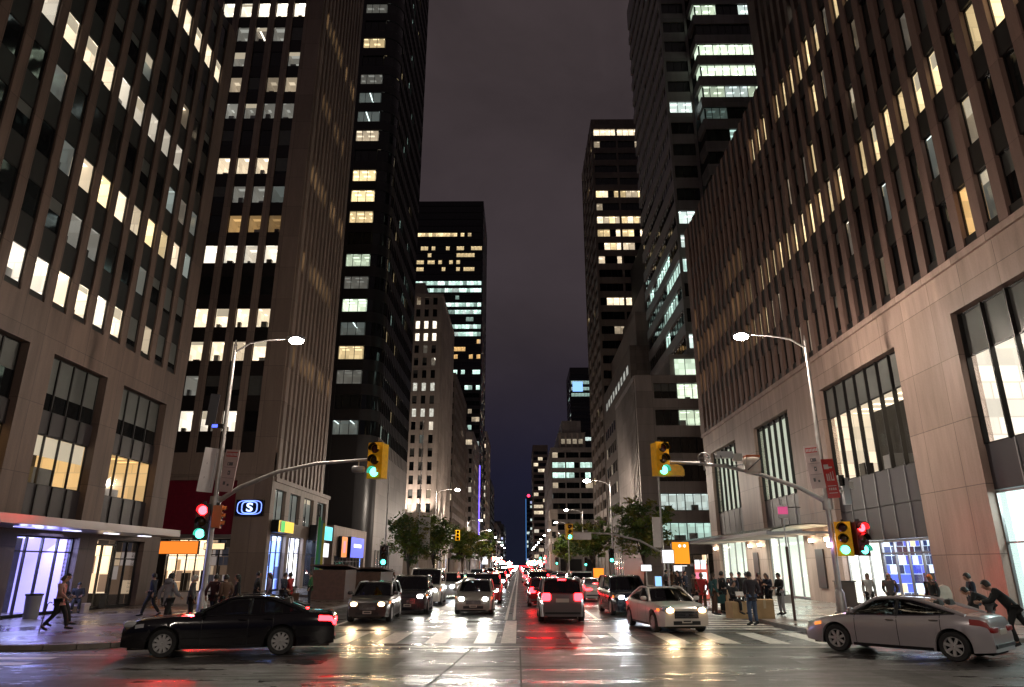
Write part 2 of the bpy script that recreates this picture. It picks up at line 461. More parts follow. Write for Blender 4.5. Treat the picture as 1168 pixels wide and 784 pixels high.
n9 = N.new('ShaderNodeTexNoise'); n9.inputs['Scale'].default_value = 3.5; n9.inputs['Detail'].default_value = 7; n9.inputs['Roughness'].default_value = .6; n9.inputs['Distortion'].default_value = .4
L.new(tc.outputs['Generated'], n9.inputs['Vector'])
r9 = N.new('ShaderNodeMapRange'); r9.inputs['From Min'].default_value = .3; r9.inputs['From Max'].default_value = .7; r9.inputs['To Min'].default_value = .80; r9.inputs['To Max'].default_value = 1.2
L.new(n9.outputs['Fac'], r9.inputs['Value'])
s9 = N.new('ShaderNodeVectorMath'); s9.operation = 'SCALE'; L.new(sa.outputs[0], s9.inputs[0]); L.new(r9.outputs[0], s9.inputs['Scale'])
L.new(s9.outputs[0], bg.inputs['Color'])

# ------------------------------------------------------------------ ground
def asphalt():
    m = bpy.data.materials.new('wet_asphalt'); m.use_nodes = True
    N, L = nt(m); b = N['Principled BSDF']
    g = N.new('ShaderNodeNewGeometry')
    def noise(scale, detail, vec=(1, 1, 1), rough=0.55):
        v = N.new('ShaderNodeVectorMath'); v.operation = 'MULTIPLY'; v.inputs[1].default_value = vec
        L.new(g.outputs['Position'], v.inputs[0])
        n = N.new('ShaderNodeTexNoise'); n.inputs['Scale'].default_value = scale; n.inputs['Detail'].default_value = detail
        n.inputs['Roughness'].default_value = rough; L.new(v.outputs[0], n.inputs['Vector']); return n
    big = noise(0.35, 6, (0.45, 1.6, 1)); fine = noise(19, 6, (1, 1, 1), .8); mid = noise(2.2, 6, (0.75, 1.2, 1))
    r = N.new('ShaderNodeMapRange'); r.inputs['From Min'].default_value = 0.38; r.inputs['From Max'].default_value = 0.66
    r.inputs['To Min'].default_value = 0.20; r.inputs['To Max'].default_value = 0.55
    a = N.new('ShaderNodeMath'); a.operation = 'MULTIPLY_ADD'; a.inputs[1].default_value = 0.45
    L.new(mid.outputs['Fac'], a.inputs[0]); 
    a2 = N.new('ShaderNodeMath'); a2.operation = 'MULTIPLY'; a2.inputs[1].default_value = 0.6; L.new(big.outputs['Fac'], a2.inputs[0])
    L.new(a2.outputs[0], a.inputs[2]); L.new(a.outputs[0], r.inputs['Value'])
    pd = noise(0.8, 7, (0.30, 1.3, 1), .6); pr = N.new('ShaderNodeMapRange'); pr.interpolation_type = 'SMOOTHSTEP'
    pr.inputs['From Min'].default_value = .55; pr.inputs['From Max'].default_value = .62; pr.inputs['To Min'].default_value = 1.0; pr.inputs['To Max'].default_value = 0.42
    L.new(pd.outputs['Fac'], pr.inputs['Value'])
    pm = N.new('ShaderNodeMath'); pm.operation = 'MULTIPLY'; L.new(r.outputs[0], pm.inputs[0]); L.new(pr.outputs[0], pm.inputs[1]); L.new(pm.outputs[0], b.inputs['Roughness'])
    c = N.new('ShaderNodeValToRGB'); L.new(mid.outputs['Fac'], c.inputs[0])
    c.color_ramp.elements[0].position = 0.3; c.color_ramp.elements[0].color = (0.024, 0.023, 0.023, 1)
    c.color_ramp.elements[1].position = 0.75; c.color_ramp.elements[1].color = (0.068, 0.064, 0.061, 1)
    fr = N.new('ShaderNodeMapRange'); fr.inputs['From Min'].default_value = .3; fr.inputs['From Max'].default_value = .7; fr.inputs['To Min'].default_value = .55; fr.inputs['To Max'].default_value = 1.5
    L.new(fine.outputs['Fac'], fr.inputs['Value']); cs = N.new('ShaderNodeVectorMath'); cs.operation = 'SCALE'; L.new(c.outputs[0], cs.inputs[0]); L.new(fr.outputs[0], cs.inputs['Scale']); L.new(cs.outputs[0], b.inputs['Base Color'])
    bp = N.new('ShaderNodeBump'); bp.inputs['Strength'].default_value = 0.9; bp.inputs['Distance'].default_value = 0.012
    L.new(fine.outputs['Fac'], bp.inputs['Height'])
    bp2 = N.new('ShaderNodeBump'); bp2.inputs['Strength'].default_value = 0.16; bp2.inputs['Distance'].default_value = 0.05
    L.new(mid.outputs['Fac'], bp2.inputs['Height']); L.new(bp.outputs['Normal'], bp2.inputs['Normal'])
    L.new(bp2.outputs['Normal'], b.inputs['Normal']); bs = N.new('ShaderNodeMath'); bs.operation = 'MULTIPLY'; bs.inputs[1].default_value = .95; L.new(pr.outputs[0], bs.inputs[0]); L.new(bs.outputs[0], bp.inputs['Strength'])
    b.inputs['Specular IOR Level'].default_value = 0.55
    return m
M_road = asphalt()
M_walk = stone('wet_sidewalk', (0.22, 0.185, 0.165), 1.5, 1.5, 0.34, 0.02, 0.10, 0.3)
def walk_mat():
    m = M_walk; N, L = nt(m)
    br = [n for n in N if n.type == 'TEX_BRICK'][0]; g = [n for n in N if n.type == 'NEW_GEOMETRY'][0]
    L.new(g.outputs['Position'], br.inputs['Vector'])
    n = N.new('ShaderNodeTexNoise'); n.inputs['Scale'].default_value = 0.5; n.inputs['Detail'].default_value = 5
    L.new(g.outputs['Position'], n.inputs['Vector'])
    r = N.new('ShaderNodeMapRange'); r.inputs['From Min'].default_value = 0.35; r.inputs['From Max'].default_value = 0.65
    r.inputs['To Min'].default_value = 0.14; r.inputs['To Max'].default_value = 0.48
    L.new(n.outputs['Fac'], r.inputs['Value']); L.new(r.outputs[0], N['Principled BSDF'].inputs['Roughness'])
walk_mat()
M_kerb = mat('kerb_granite', (0.20, 0.17, 0.15), 0.45, var=0.25, scale=2)
M_white = mat('worn_white_paint', (0.75, 0.72, 0.66), 0.38, var=0.3, scale=5, bump=0.3, bscale=40)
M_tar = mat('tar_seam', (0.010, 0.010, 0.010), 0.6)
def struct(o): o['kind'] = 'structure'; return o

mb = MB(); mb.face([(-1500, -400, 0), (1500, -400, 0), (1500, 4000, 0), (-1500, 4000, 0)], M_road)
struct(mb.build('road'))
def arc(cx, cy, r, a0, a1, n=8): return [(cx + r * math.cos(rad(a0 + (a1 - a0) * i / n)), cy + r * math.sin(rad(a0 + (a1 - a0) * i / n))) for i in range(n + 1)]
M_walkL = M_walk.copy(); M_walkL.name = 'dark_wet_sidewalk'  # left copy, darkened in colour to stand for weaker lamplight
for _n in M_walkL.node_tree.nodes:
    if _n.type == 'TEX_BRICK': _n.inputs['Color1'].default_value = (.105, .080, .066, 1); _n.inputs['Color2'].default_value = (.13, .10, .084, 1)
def walk(poly, name='sidewalk', z=0.14, m=None):
    mb = MB()
    mb.face([(x, y, z) for x, y in poly], m or M_walk)
    struct(mb.build(name))
    kb = MB(); n = len(poly)
    cx = sum(p[0] for p in poly) / n; cy = sum(p[1] for p in poly) / n
    kw = 0.16
    for i in range(n):
        a, b = Vector(poly[i]), Vector(poly[(i + 1) % n]); t = (b - a).normalized(); o = Vector((t.y, -t.x))
        p = [a, b, b + o * kw, a + o * kw]
        # joined mitre-free kerb stones along the edge
        L_ = (b - a).length; k = max(1, int(L_ / 1.8)) if L_ < 120 else 1
        for j in range(k):
            q0, q1 = a + t * (L_ * j / k + (.004 if k > 1 else 0)), a + t * (L_ * (j + 1) / k - (.004 if k > 1 else 0))
            kb.hexa([(*q0, -0.02), (*q1, -0.02), (*(q1 + o * kw), -0.02), (*(q0 + o * kw), -0.02), (*q0, z + .003), (*q1, z + .003), (*(q1 + o * kw), z - .012), (*(q0 + o * kw), z - .012)], M_kerb)
    struct(kb.build('kerb'))
KL, KR = -9.75, 9.85
# counter-clockwise outlines
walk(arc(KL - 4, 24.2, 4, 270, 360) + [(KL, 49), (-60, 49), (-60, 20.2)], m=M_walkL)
walk(arc(KR + 3.6, 26.0, 3.6, 180, 270) + [(80, 22.4), (80, 69), (KR, 69)])
walk(arc(KL - 3, 56, 3, 270, 360) + [(KL, 160), (-120, 160), (-120, 53)])
walk(arc(KR + 3, 79, 3, 180, 270) + [(120, 76), (120, 160), (KR, 160)])
for a, b in ((174, 300), (314, 470), (486, 900)):
    walk([(KL, a), (KL, b), (-120, b), (-120, a)][::-1][2:] + [(KL, b), (-120, b)][:0] if False else [(-120, a), (KL, a), (KL, b), (-120, b)])
    walk([(KR, a), (120, a), (120, b), (KR, b)])
walk([(-120, -90), (-120, -1), (KL, -1), (KL, -90)][::-1]); walk([(KR, -90), (120, -90), (120, -1), (KR, -1)])

def mark(x0, x1, y0, y1, mb, z=0.004, sk=0.0): mb.face([(x0, y0, z), (x1, y0, z), (x1 + sk, y1, z), (x0 + sk, y1, z)], M_white)
mk = MB()
x = -8.6
while x < 9.3:
    if not (-0.5 < x < 0.2): mark(x, x + 0.62, 21.9, 25.3, mk)
    x += 1.45
mark(-9.6, 9.7, 20.95, 21.1, mk); mark(-7.5, 9.7, 25.62, 25.72, mk)
mark(-0.55, -0.1, 21.9, 30.5, mk); 
y = 31
while y < 400:                                    # centre and lane dashes
    mark(-0.62, -0.50, y, y + 3, mk); mark(-0.28, -0.16, y, y + 3, mk)
    if (y - 31) % 12 < 3.1: mark(-3.95, -3.80, y, y + 3.2, mk); mark(3.25, 3.40, y, y + 3.2, mk)
    y += 3
mark(-7.1, -6.95, 27, 48, mk)
for i in range(13): mark(6.2, 9.5, 26.6 + i * 0.95, 26.95 + i * 0.95, mk, sk=0.0)   # hatched box by the right kerb
for i in range(6): mark(-26, -11.5, 13.2 + i * 1.0, 13.65 + i * 1.0, mk)     # the other crossing, left
mark(-26, -10.6, 19.0, 19.14, mk)
struct(mk.build('road_marking'))
tr = MB()
def seam(pts, w=0.02):
    for a, b in zip(pts, pts[1:]):
        a, b = Vector(a), Vector(b); t = (b - a).normalized(); o = Vector((-t.y, t.x)) * w
        tr.face([(*(a - o), .006), (*(b - o), .006), (*(b + o), .006), (*(a + o), .006)], M_tar)
seam([(0.05, 9), (0.02, 20.9)]); seam([(-2.0, 11), (-1.8, 14), (-1.55, 17), (-1.3, 20.9)], 0.03)
seam([(-20, 15.4), (-9, 15.9), (0, 15.5), (8, 15.8), (20, 15.5)], 0.018); seam([(2.2, 12.2), (4.5, 12.5), (7.4, 12.2)], 0.03)
for i in range(16):
    cx, cy = R.uniform(-8, 9), R.uniform(13.4, 20); l = R.uniform(.4, 1.4)
    seam([(cx - l, cy), (cx - l * .3, cy + R.uniform(-.06, .06)), (cx + l * .4, cy + R.uniform(-.06, .06)), (cx + l, cy)], R.uniform(.02, .06))
struct(tr.build('road_seam'))
pt_ = MB(); M_patch = mat('asphalt_patch', (.020, .019, .019), .45, var=.2, scale=3, bump=.5, bscale=19)
for x0, x1, y0, y1 in ((-4.6, -2.9, 15.9, 18.6), (3.4, 6.6, 17.4, 18.7), (7.6, 8.4, 13.6, 16.6), (-9.4, -7.7, 14.2, 15.2)): pt_.face([(x0, y0, .003), (x1, y0 + .1, .003), (x1 + .1, y1, .003), (x0 - .05, y1, .003)], M_patch)
struct(pt_.build('road_patch'))
mh = MB(); mh.lathe([(0.0, 0.012), (0.30, 0.012), (0.36, 0.010), (0.38, 0.005)], (1.75, 23.6, 0), (0, 0, 1), M_black, 24)
for i in range(-2, 3): mh.box(1.75 - .22, 1.75 + .22, 23.6 + i * .1 - .02, 23.6 + i * .1 + .02, .010, .018, M_alu)
tag(mh.build('manhole_cover'), 'round iron manhole cover between the white crossing bars', 'manhole cover')

# ------------------------------------------------------------------ buildings, left side
ST_L1 = stone('brown_stone', (0.125, 0.082, 0.066), 1.48, 2.92, 0.6, streak=.38)
ST_L2 = stone('tan_stone', (0.29, 0.215, 0.178), 1.87, 3.13, 0.6)
ST_L4 = stone('pale_stone', (0.42, 0.345, 0.295), 3, 3.2, 0.7)
ST_R1 = stone('pinkish_stone', (0.36, 0.255, 0.215), 2.2, 2.6, 0.5, 0.016, 0.13, 0.32)
ST_R1t = stone('pinkish_stone_ribs', (0.18, 0.112, 0.092), 4.0, 3.35, 0.6, 0.008)
ST_grey = stone('grey_brown_cladding', (0.26, 0.225, 0.21), 3, 2.0, 0.55)
ST_brown = stone('dark_brown_stone', (0.20, 0.155, 0.13), 4, 3, 0.65)
M_blackclad = mat('black_cladding', (0.022, 0.020, 0.021), 0.35)
M_bronze = mat('dark_bronze_panel', (0.024, 0.019, 0.022), 0.42)

def pick(*kinds): return R.choice(kinds)
def darkish(): 
    q = R.random()
    if q < .17: return ('dim', R.choice(('cool', 'white', 'cream')))
    return ('dark', R.randrange(3)) if q < .66 else ('blind', R.uniform(.25, 1.0))

# --- the brown block on the left -------------------------------------------------
b = Bld('office_building', 'brown stone office block with ribbed windows above a glass canopy and blue lit entrance', -45, -20.5, 4, 40.6)
f = east(-20.5)
cols = [25.5 + 1.48 * k for k in range(-13, 10)]
rows = [14.05 + 2.92 * k for k in range(9)]
def k1(i, j, c, z):
    q = R.random()
    if j == 0:
        if c < 33: return ('lit', R.choice(('cream', 'cream', 'white')), R.choice((.55, .75, .95, 1.1)))
        return ('lit', 'cream', .32) if q < .5 else ('blind', .8)
    if j == 2 and 27.5 < c < 38.5: return ('lit', R.choice(('cream', 'gold', 'cream', 'white')), R.choice((.4, .65, .85, 1.05)))
    if j == 4 and c < 36.3: return ('lit', R.choice(('cream', 'white')), R.choice((.45, .7, .9, 1.05))) if c < 33 else ('lit', 'white', R.choice((.35, .6)))
    if j == 7 and 31 < c < 40: return ('lit', 'cream', .85)
    if j == 8 and c < 31 and q < .5: return ('lit', 'white', .6)
    if j == 1 and 27 < c < 30: return ('lit', 'grey', .12)
    if q < .06: return ('lit', 'cool', .16)
    return darkish()
ribbed(b, f, cols, 0.98, rows, 1.6, 4, 40.6, 13.0, 39.0, ST_L1, M_spand, k1, 0.0, 0.17, -0.09)
bays = [(6.4, 10.4), (12.0, 16.0), (17.6, 21.6), (23.2, 27.2), (28.8, 32.9), (34.4, 38.9)]
ground = [(28.9, 33.1, .14, 3.4), (34.5, 38.9, .14, 3.4), (22.5, 27.4, .14, 3.4), (15.5, 21.5, .14, 3.4)]
pierced(b.wall, f, 4, 40.6, 0, 13.0, [(a, c, 3.95, 11.1) for a, c in bays] + ground, -0.6, 0, ST_L1)
for n, (a, c) in enumerate(bays):
    f.box(b.wall, a, c, -0.55, -0.30, 7.65, 8.65, M_bronze); f.box(b.wall, a, c, -0.55, -0.30, 3.95, 5.5, M_bronze)
    for i in range(1, 4):
        s = a + (c - a) * i / 4
        f.box(b.wall, s - .04, s + .04, -.3, -.24, 3.95, 5.5, M_mull); f.box(b.wall, s - .04, s + .04, -.3, -.24, 7.65, 8.65, M_mull)
    b.win(f, a, c, 8.65, 11.1, -0.42, ('blind', .68) if n != 3 else ('blind', .5), pane=1.0)
    b.win(f, a, c, 5.5, 7.65, -0.42, ('lit', 'amber', .62 if n != 5 else .5), pane=1.0, depth=4.0)
b.wall.box(-45, -23.2, 4.2, 40.4, 0, 38.6, M_core); b.wall.box(-45, -20.9, 40.2, 40.598, 0, 38.9, ST_L1); b.wall.box(-45, -20.9, 4.002, 4.4, 0, 38.9, ST_L1)
b.wall.box(-44.9, -20.9, 4.4, 40.2, 38.6, 38.9, M_core)
b.finish()
# its street level
M_blue = shopgoods('blue_white_lobby', [(.92, .93, 1), (.62, .64, 1), (.95, .96, 1), (.26, .24, .9), (.85, .88, 1), (.42, .44, 1), (.9, .93, 1)], 1.9, 1.0)
M_blue2 = mat('violet_lobby', (0.4, 0.3, 0.6), 0.6, emit=(0.36, 0.34, 1.0), strength=1.0)
M_warmshop = shopgoods('warm_shop_light', [(1, .8, .56), (.35, .22, .12), (1, .9, .7), (.8, .6, .4), (.15, .10, .07), (1, .85, .62)], .8, 1.3)
M_dimshop = shopgoods('dim_shop_light', [(.05, .035, .025), (.6, .45, .3), (.02, .015, .012), (.14, .09, .06), (.03, .03, .04), (.35, .3, .28)], .45, 1.6)
def glazing(b, f, s0, s1, z0, z1, back, depth=3.0, bay=1.0, trans=None, name='shop_window', side=None, stuff=True, pane=None, mull=None, d=-.35):
    mb = MB(); mull = mull or M_mull
    n = max(1, round((s1 - s0) / bay))
    for i in range(n + 1):
        s = s0 + .04 + (s1 - s0 - .08) * i / n
        f.box(mb, s - .04, s + .04, d - .04, d + .06, z0, z1, mull)
        if i < n:
            e = s0 + .04 + (s1 - s0 - .08) * (i + 1) / n
            f.box(mb, s + .04, e - .04, d - .04, d + .06, z0, z0 + .12, mull); f.box(mb, s + .04, e - .04, d - .04, d + .06, z1 - .08, z1, mull)
            if trans: f.box(mb, s + .04, e - .04, d - .03, d + .05, trans - .03, trans + .03, mull)
    f.quad(mb, s0, s1, z0, z1, d, pane or M_pane)
    e = d - depth; side = side or back
    f.quad(mb, s0, s1, z0, z1, e, back)
    for s in (s0, s1): mb.face([f.p(s, d - .05, z0), f.p(s, d - .05, z1), f.p(s, e, z1), f.p(s, e, z0)], side)
    mb.face([f.p(s0, d - .05, z1), f.p(s1, d - .05, z1), f.p(s1, e, z1), f.p(s0, e, z1)], back)
    mb.face([f.p(s0, d - .05, z0 + .01), f.p(s1, d - .05, z0 + .01), f.p(s1, e, z0 + .01), f.p(s0, e, z0 + .01)], M_walk)
    if stuff:
        for i in range(int((s1 - s0) / .8)):
            s = R.uniform(s0 + .2, s1 - .6); h = R.uniform(.5, 1.7)
            f.box(mb, s, s + R.uniform(.2, .6), e + .3, e + R.uniform(.6, 1.4), z0 + .02, z0 + h, R.choice((M_spand, M_alu, M_bronze)))
    return mb.build(name, b.t)
glazing(b, f, 28.9, 33.1, .14, 3.4, M_blue, 3.0, 1.05, 2.75, 'entrance', M_blue2)
glazing(b, f, 34.5, 36.6, .14, 3.2, M_warmshop, 1.2, 1.05, None)
glazing(b, f, 36.7, 38.9, .14, 3.4, M_dimshop, 2.5, 1.1, 2.5)
glazing(b, f, 22.5, 27.4, .14, 3.4, M_blue2, 3.0, 1.2, 2.75)
glazing(b, f, 15.5, 21.5, .14, 3.4, M_dimshop, 3.0, 1.2, 2.75)
for s in (30.2, 31.25): pass
cn = MB()
M_can = mat('canopy_metal', (0.45, 0.42, 0.42), 0.28, 0.7)
f.box(cn, 8, 37.6, -.02, 2.5, 3.62, 3.70, M_can); f.box(cn, 8, 37.6, 2.35, 2.5, 3.70, 3.95, M_can)
for k in range(21): f.box(cn, 8.2 + k * 1.45, 8.3 + k * 1.45, .02, 2.34, 3.705, 3.88, M_can)
for k in range(10): f.box(cn, 9 + k * 3, 9.9 + k * 3, 1.1, 1.35, 3.59, 3.615, M_blue)  # glowing strips added for the entrance's blue light on the underside
cn.build('canopy', b.t)
lamp('entrance_glow_fill', 'AREA', f.p(31, 1.4, 3.5), 55, (0.42, 0.45, 1.0), b.t, (4, 1.5), (0, 0, 0))  # added fill under the canopy for the blue glow of the entrance
interior(b, f, 28.9, 33.1, 3.1, 190, (0.42, 0.48, 1.0), -1.2)

# --- the tan tower behind it -------------------------------------------------
b = Bld('office_tower', 'tan ribbed office tower with a painted red-glow fascia and bright corner shop at its foot', -46, -20.4, 57.4, 75)
f = south(57.4); g = east(-20.4)
cols = [-22.85 - 1.87 * k for k in range(12)]
rows = [13.9 + 3.13 * k for k in range(20)]
LIT2 = {0: ('white', .8), 2: ('cream', .85), 3: ('cream', .9), 5: ('white', 1.0), 8: ('cream', .55), 10: ('grey', .22), 11: ('cream', .28), 14: ('white', 1.0), 6: ('amber', .20), 17: ('cream', .7)}
def k2(i, j, c, z):
    q = R.random()
    if j in LIT2 and q < .92: return ('lit', LIT2[j][0], round(LIT2[j][1] * R.choice((.45, .75, 1, 1.1)), 2))
    if q < .2: return ('lit', 'grey', .10)
    return darkish()
ribbed(b, f, cols, 1.22, rows, 1.85, -46, -20.4, 11.2, 76.0, ST_L2, M_spand, k2, 0.0, 0.24, -0.14)
cols = [58.9 + 1.18 * k for k in range(11)]
def k2s(i, j, c, z):
    q = R.random()
    if j in (5, 8, 14, 2) and q < .85: return ('lit', 'gold', R.choice((.7, .9)))
    if j == 11 and q < .5: return ('lit', 'gold', .5)
    return ('dark', R.randrange(3))
ribbed(b, g, cols, 0.62, rows, 1.9, 57.8, 72.0, 9.2, 76.0, ST_L2, M_spand, k2s, 0.16, 0.16, -0.08)
b.wall.box(-46, -23.4, 60.4, 71.6, 0, 75.8, M_core); b.wall.box(-46, -20.8, 71.4, 71.99, 9.2, 75.9, ST_L2); b.wall.box(-20.76, -20.41, 57.41, 57.8, 9.2, 76, ST_L2)
f.box(b.wall, -46, -20.41, -.6, -.001, 9.25, 11.2, ST_L2)
# podium: fascia with painted red signal glow to the front, four upper windows and lit shops round the corner
M_redglow = mat('signal_glow_fascia', (0.20, 0.010, 0.030), 0.35, var=0.15)  # mostly the red signal's bloom, painted into the wall colour
pierced(b.wall, f, -46, -20.38, 0, 9.22, [(-34, -23.3, .14, 8.9)], -.5, .06, ST_L2)
f.box(b.wall, -34, -23.3, -.45, -.15, 4.55, 8.9, M_redglow)
f.box(b.wall, -34, -23.3, -.40, .25, 4.25, 4.55, M_can)
wy = [AX(307, 600, -20.4)[0], AX(322, 600, -20.4)[0]]
ups = [(58.3, 61.1), (62.2, 65.2), (66.4, 69.6), (70.8, 74.2)]
shops = [(58.2, 62.2, .14, 4.6), (63.0, 67.2, .14, 4.6), (68.2, 74.3, .14, 4.6)]
pierced(b.wall, g, 57.9, 75, 0, 9.22, [(a, c, 5.7, 8.3) for a, c in ups] + shops, -.5, .02, ST_L2)
g.box(b.wall, 57.9, 75.05, -.2, .16, 8.85, 9.2, ST_L2)
b.wall.box(-46, -20.9, 72.0, 74.9, 0, 9.15, M_core); b.wall.box(-24, -20.92, 57.95, 72, 9.1, 9.2, M_core)
for a, c in ups: b.win(g, a, c, 5.7, 8.3, -.3, ('lit', 'cool', .10), pane=1.4)
M_bshop = shopgoods('blue_shop_light', [(.5, .65, 1), (.10, .16, .6), (.8, .9, 1), (.25, .4, 1), (.9, .95, 1), (.05, .08, .2)], 1.3, 1.1)
M_wshop = shopgoods('white_shop_light', [(.9, .93, 1), (.2, .25, .4), (.75, .8, 1), (1, .95, .85), (.5, .5, .6), (.95, .97, 1)], 1.3, 1.2)
M_oshop = mat('orange_sign_light', (0.5, 0.15, 0.03), 0.5, emit=(1.0, 0.22, 0.03), strength=0.8)
b.finish(96)
glazing(b, g, 58.2, 62.2, .14, 4.6, M_bshop, 2.5, 1.3, 3.2)
glazing(b, g, 63.0, 67.2, .14, 4.6, M_wshop, 2.5, 1.4, 3.2)
glazing(b, g, 68.2, 74.3, .14, 4.6, M_bshop, 2.5, 1.5, 3.2)
glazing(b, f, -34, -28.5, .14, 4.2, M_dimshop, 3, 1.1, 2.6)
glazing(b, f, -28.4, -25.3, .14, 4.2, M_warmshop, 2, .8, 2.9, pane=M_pane)
glazing(b, f, -25.2, -23.3, .14, 4.2, M_dimshop, 2.5, .9, 3.0)
for s0, s1 in ((58.2, 62.2), (63.0, 67.2), (68.2, 74.3)): interior(b, g, s0, s1, 4.3, 90, (0.62, 0.75, 1.0))

def sign(name, label, f, s0, s1, z0, z1, d0, d1, m, edge=None, extra=None, cat='sign'):
    t = thing(name, label, cat, f.p((s0 + s1) / 2, (d0 + d1) / 2, z0))
    mb = MB(); f.box(mb, s0, s1, d0, d1, z0, z1, edge or M_black); mb.build('cabinet', t)
    mb = MB(); f.quad(mb, s0 + .05, s1 - .05, z0 + .05, z1 - .05, d1 + .004, m)
    if extra: extra(mb, f, s0, s1, z0, z1, d1)
    mb.build('face', t)
    return t
def em(name, col, s, base=None): return mat(name, base or tuple(c * .4 for c in col), 0.5, emit=col, strength=s)
E_or, E_ye, E_gr, E_cy, E_wh, E_bl, E_pk, E_rd = (em('sign_orange', (1, .25, .03), .8), em('sign_yellow', (1, .62, .02), .8), em('sign_green', (.05, .75, .12), .55), em('sign_cyan', (.04, .75, .85), 1.0),
    em('sign_white', (.95, .97, 1), 1.1), em('sign_blue', (.08, .12, 1), .9), em('sign_pink', (1, .25, .4), .7), em('sign_red', (1, .06, .04), .9))
fr = south(57.2)
sign('shop_sign', 'orange lit shop sign under the painted red-glow fascia', fr, -29.4, -25.6, 3.0, 4.05, 0.1, .35, E_or)
sign('shop_sign', 'small pale yellow lit sign right of the orange sign', fr, -25.2, -23.5, 3.35, 3.9, 0.1, .3, em('sign_pale', (1, .75, .4), .9))
gr = east(-20.3)
def yg(mb, f, s0, s1, z0, z1, d): f.quad(mb, s0 + .3, s0 + .6, z0 + .1, z1 - .1, d + .008, M_black); f.quad(mb, s0 + .62, s0 + 1.6, z0 + .06, z1 - .06, d + .010, E_gr)
sign('shop_sign', 'yellow and green lit sign on the tan corner building', gr, 57.9, 61.9, 4.75, 5.75, 0, .6, E_ye, extra=yg)
sign('shop_sign', 'bright cyan lit sign box above the corner shop', gr, 68.6, 73.0, 4.5, 5.9, 0, 1.1, E_cy)
sign('shop_sign', 'square white lit sign box under the cyan sign', gr, 69.8, 72.8, 2.9, 4.3, 0, .9, E_wh)
# the S logo sign
xs, zs = AY(285, 579, 56.9)
t = thing('logo_sign', 'blue neon rounded logo sign with the letter S on a dark box', 'sign', (xs, 56.9, zs - .6))
mb = MB(); mb.box(xs - 1.15, xs + 1.05, 56.9, 57.3, zs - .62, zs + .62, M_black); mb.build('cabinet', t)
E_neon = em('neon_blue', (.16, .26, 1), 2.4)
mb = MB()
for rx, rz_, th in ((.62, .46, .045), (.98, .54, .03)):
    mb.tube([(xs - .02 + rx * math.copysign(abs(math.cos(q)) ** .55, math.cos(q)), 56.85, zs + rz_ * math.copysign(abs(math.sin(q)) ** .55, math.sin(q))) for q in [2 * PI * i / 28 for i in range(29)]], th, E_neon, 6)
mb.build('neon_ring', t)
fc = bpy.data.curves.new('letter', 'FONT'); fc.body = 'S'; fc.size = .95; fc.extrude = .03; fc.offset = 0.02; fc.align_x = 'CENTER'; fc.align_y = 'CENTER'
o = bpy.data.objects.new('letter', fc); C.objects.link(o)
me = bpy.data.meshes.new_from_object(o.evaluated_get(bpy.context.evaluated_depsgraph_get())); C.objects.unlink(o); bpy.data.objects.remove(o)
me.materials.clear(); me.materials.append(em('neon_pale', (.45, .6, 1), 2.0))
o = bpy.data.objects.new('letter', me); C.objects.link(o); o.parent = t
o.matrix_parent_inverse = WM[t.name].inverted(); o.location = (xs - .02, 56.86, zs - .02); o.rotation_euler = (PI / 2, 0, 0); o.scale = (1.25, 1, 1)

# --- low lit shop beyond, with coloured banners -----------------------------
b = Bld('corner_shop', 'low tan shop with coloured banners and a blue sign beyond the tan tower', -30, -20.4, 78, 95)
g = east(-20.4)
b.wall.box(-30, -20.9, 78.5, 95, 0, 6.2, M_core)
pierced(b.wall, g, 78, 95, 0, 6.4, [(79, 94, .14, 3.2)], -.4, 0, ST_L2); b.wall.box(-30, -20.8, 78, 78.48, 0, 6.4, ST_L2)
b.finish(); glazing(b, g, 79, 94, .14, 3.2, M_bshop, 2.5, 1.6, 2.6)
sign('shop_sign', 'deep blue lit sign square beside the coloured banners', east(-20.3), 84, 91, 3.0, 5.4, 0, .5, E_bl, extra=lambda mb, f, s0, s1, z0, z1, d: f.quad(mb, s0 + 1.5, s1 - 1.5, z0 + 1.2, z0 + 1.6, d + .01, E_wh))
sign('shop_banner', 'orange and pink lit banner left of the deep blue sign', east(-20.3), 80, 82.6, 3.0, 5.3, 0, .4, E_or, extra=lambda mb, f, s0, s1, z0, z1, d: f.quad(mb, s0 + .8, s1 - .8, z0 + .5, z1 - .5, d + .01, E_pk), cat='banner')
x, z = AY(369, 640, 72)
t = thing('flag_banner', 'tall green and yellow striped feather banner in front of the shops', 'banner', (-17.2, 60.5, .14))
mb = MB(); mb.tube([(-17.2, 60.5, .14), (-17.2, 60.5, 6.2)], .03, M_steel); mb.build('pole', t)
mb = MB()
for i, m in enumerate((E_gr, mat('teal_cloth', (.1, .3, .25), .8), mat('yellow_cloth', (.6, .5, .05), .8))):
    mb.box(-17.17 + i * .2, -16.97 + i * .2 - .002, 60.48, 60.51, .9, 6.1 - i * .25, mat('green_cloth', (.08, .4, .12), .8) if i == 0 else m)
mb.build('cloth', t)

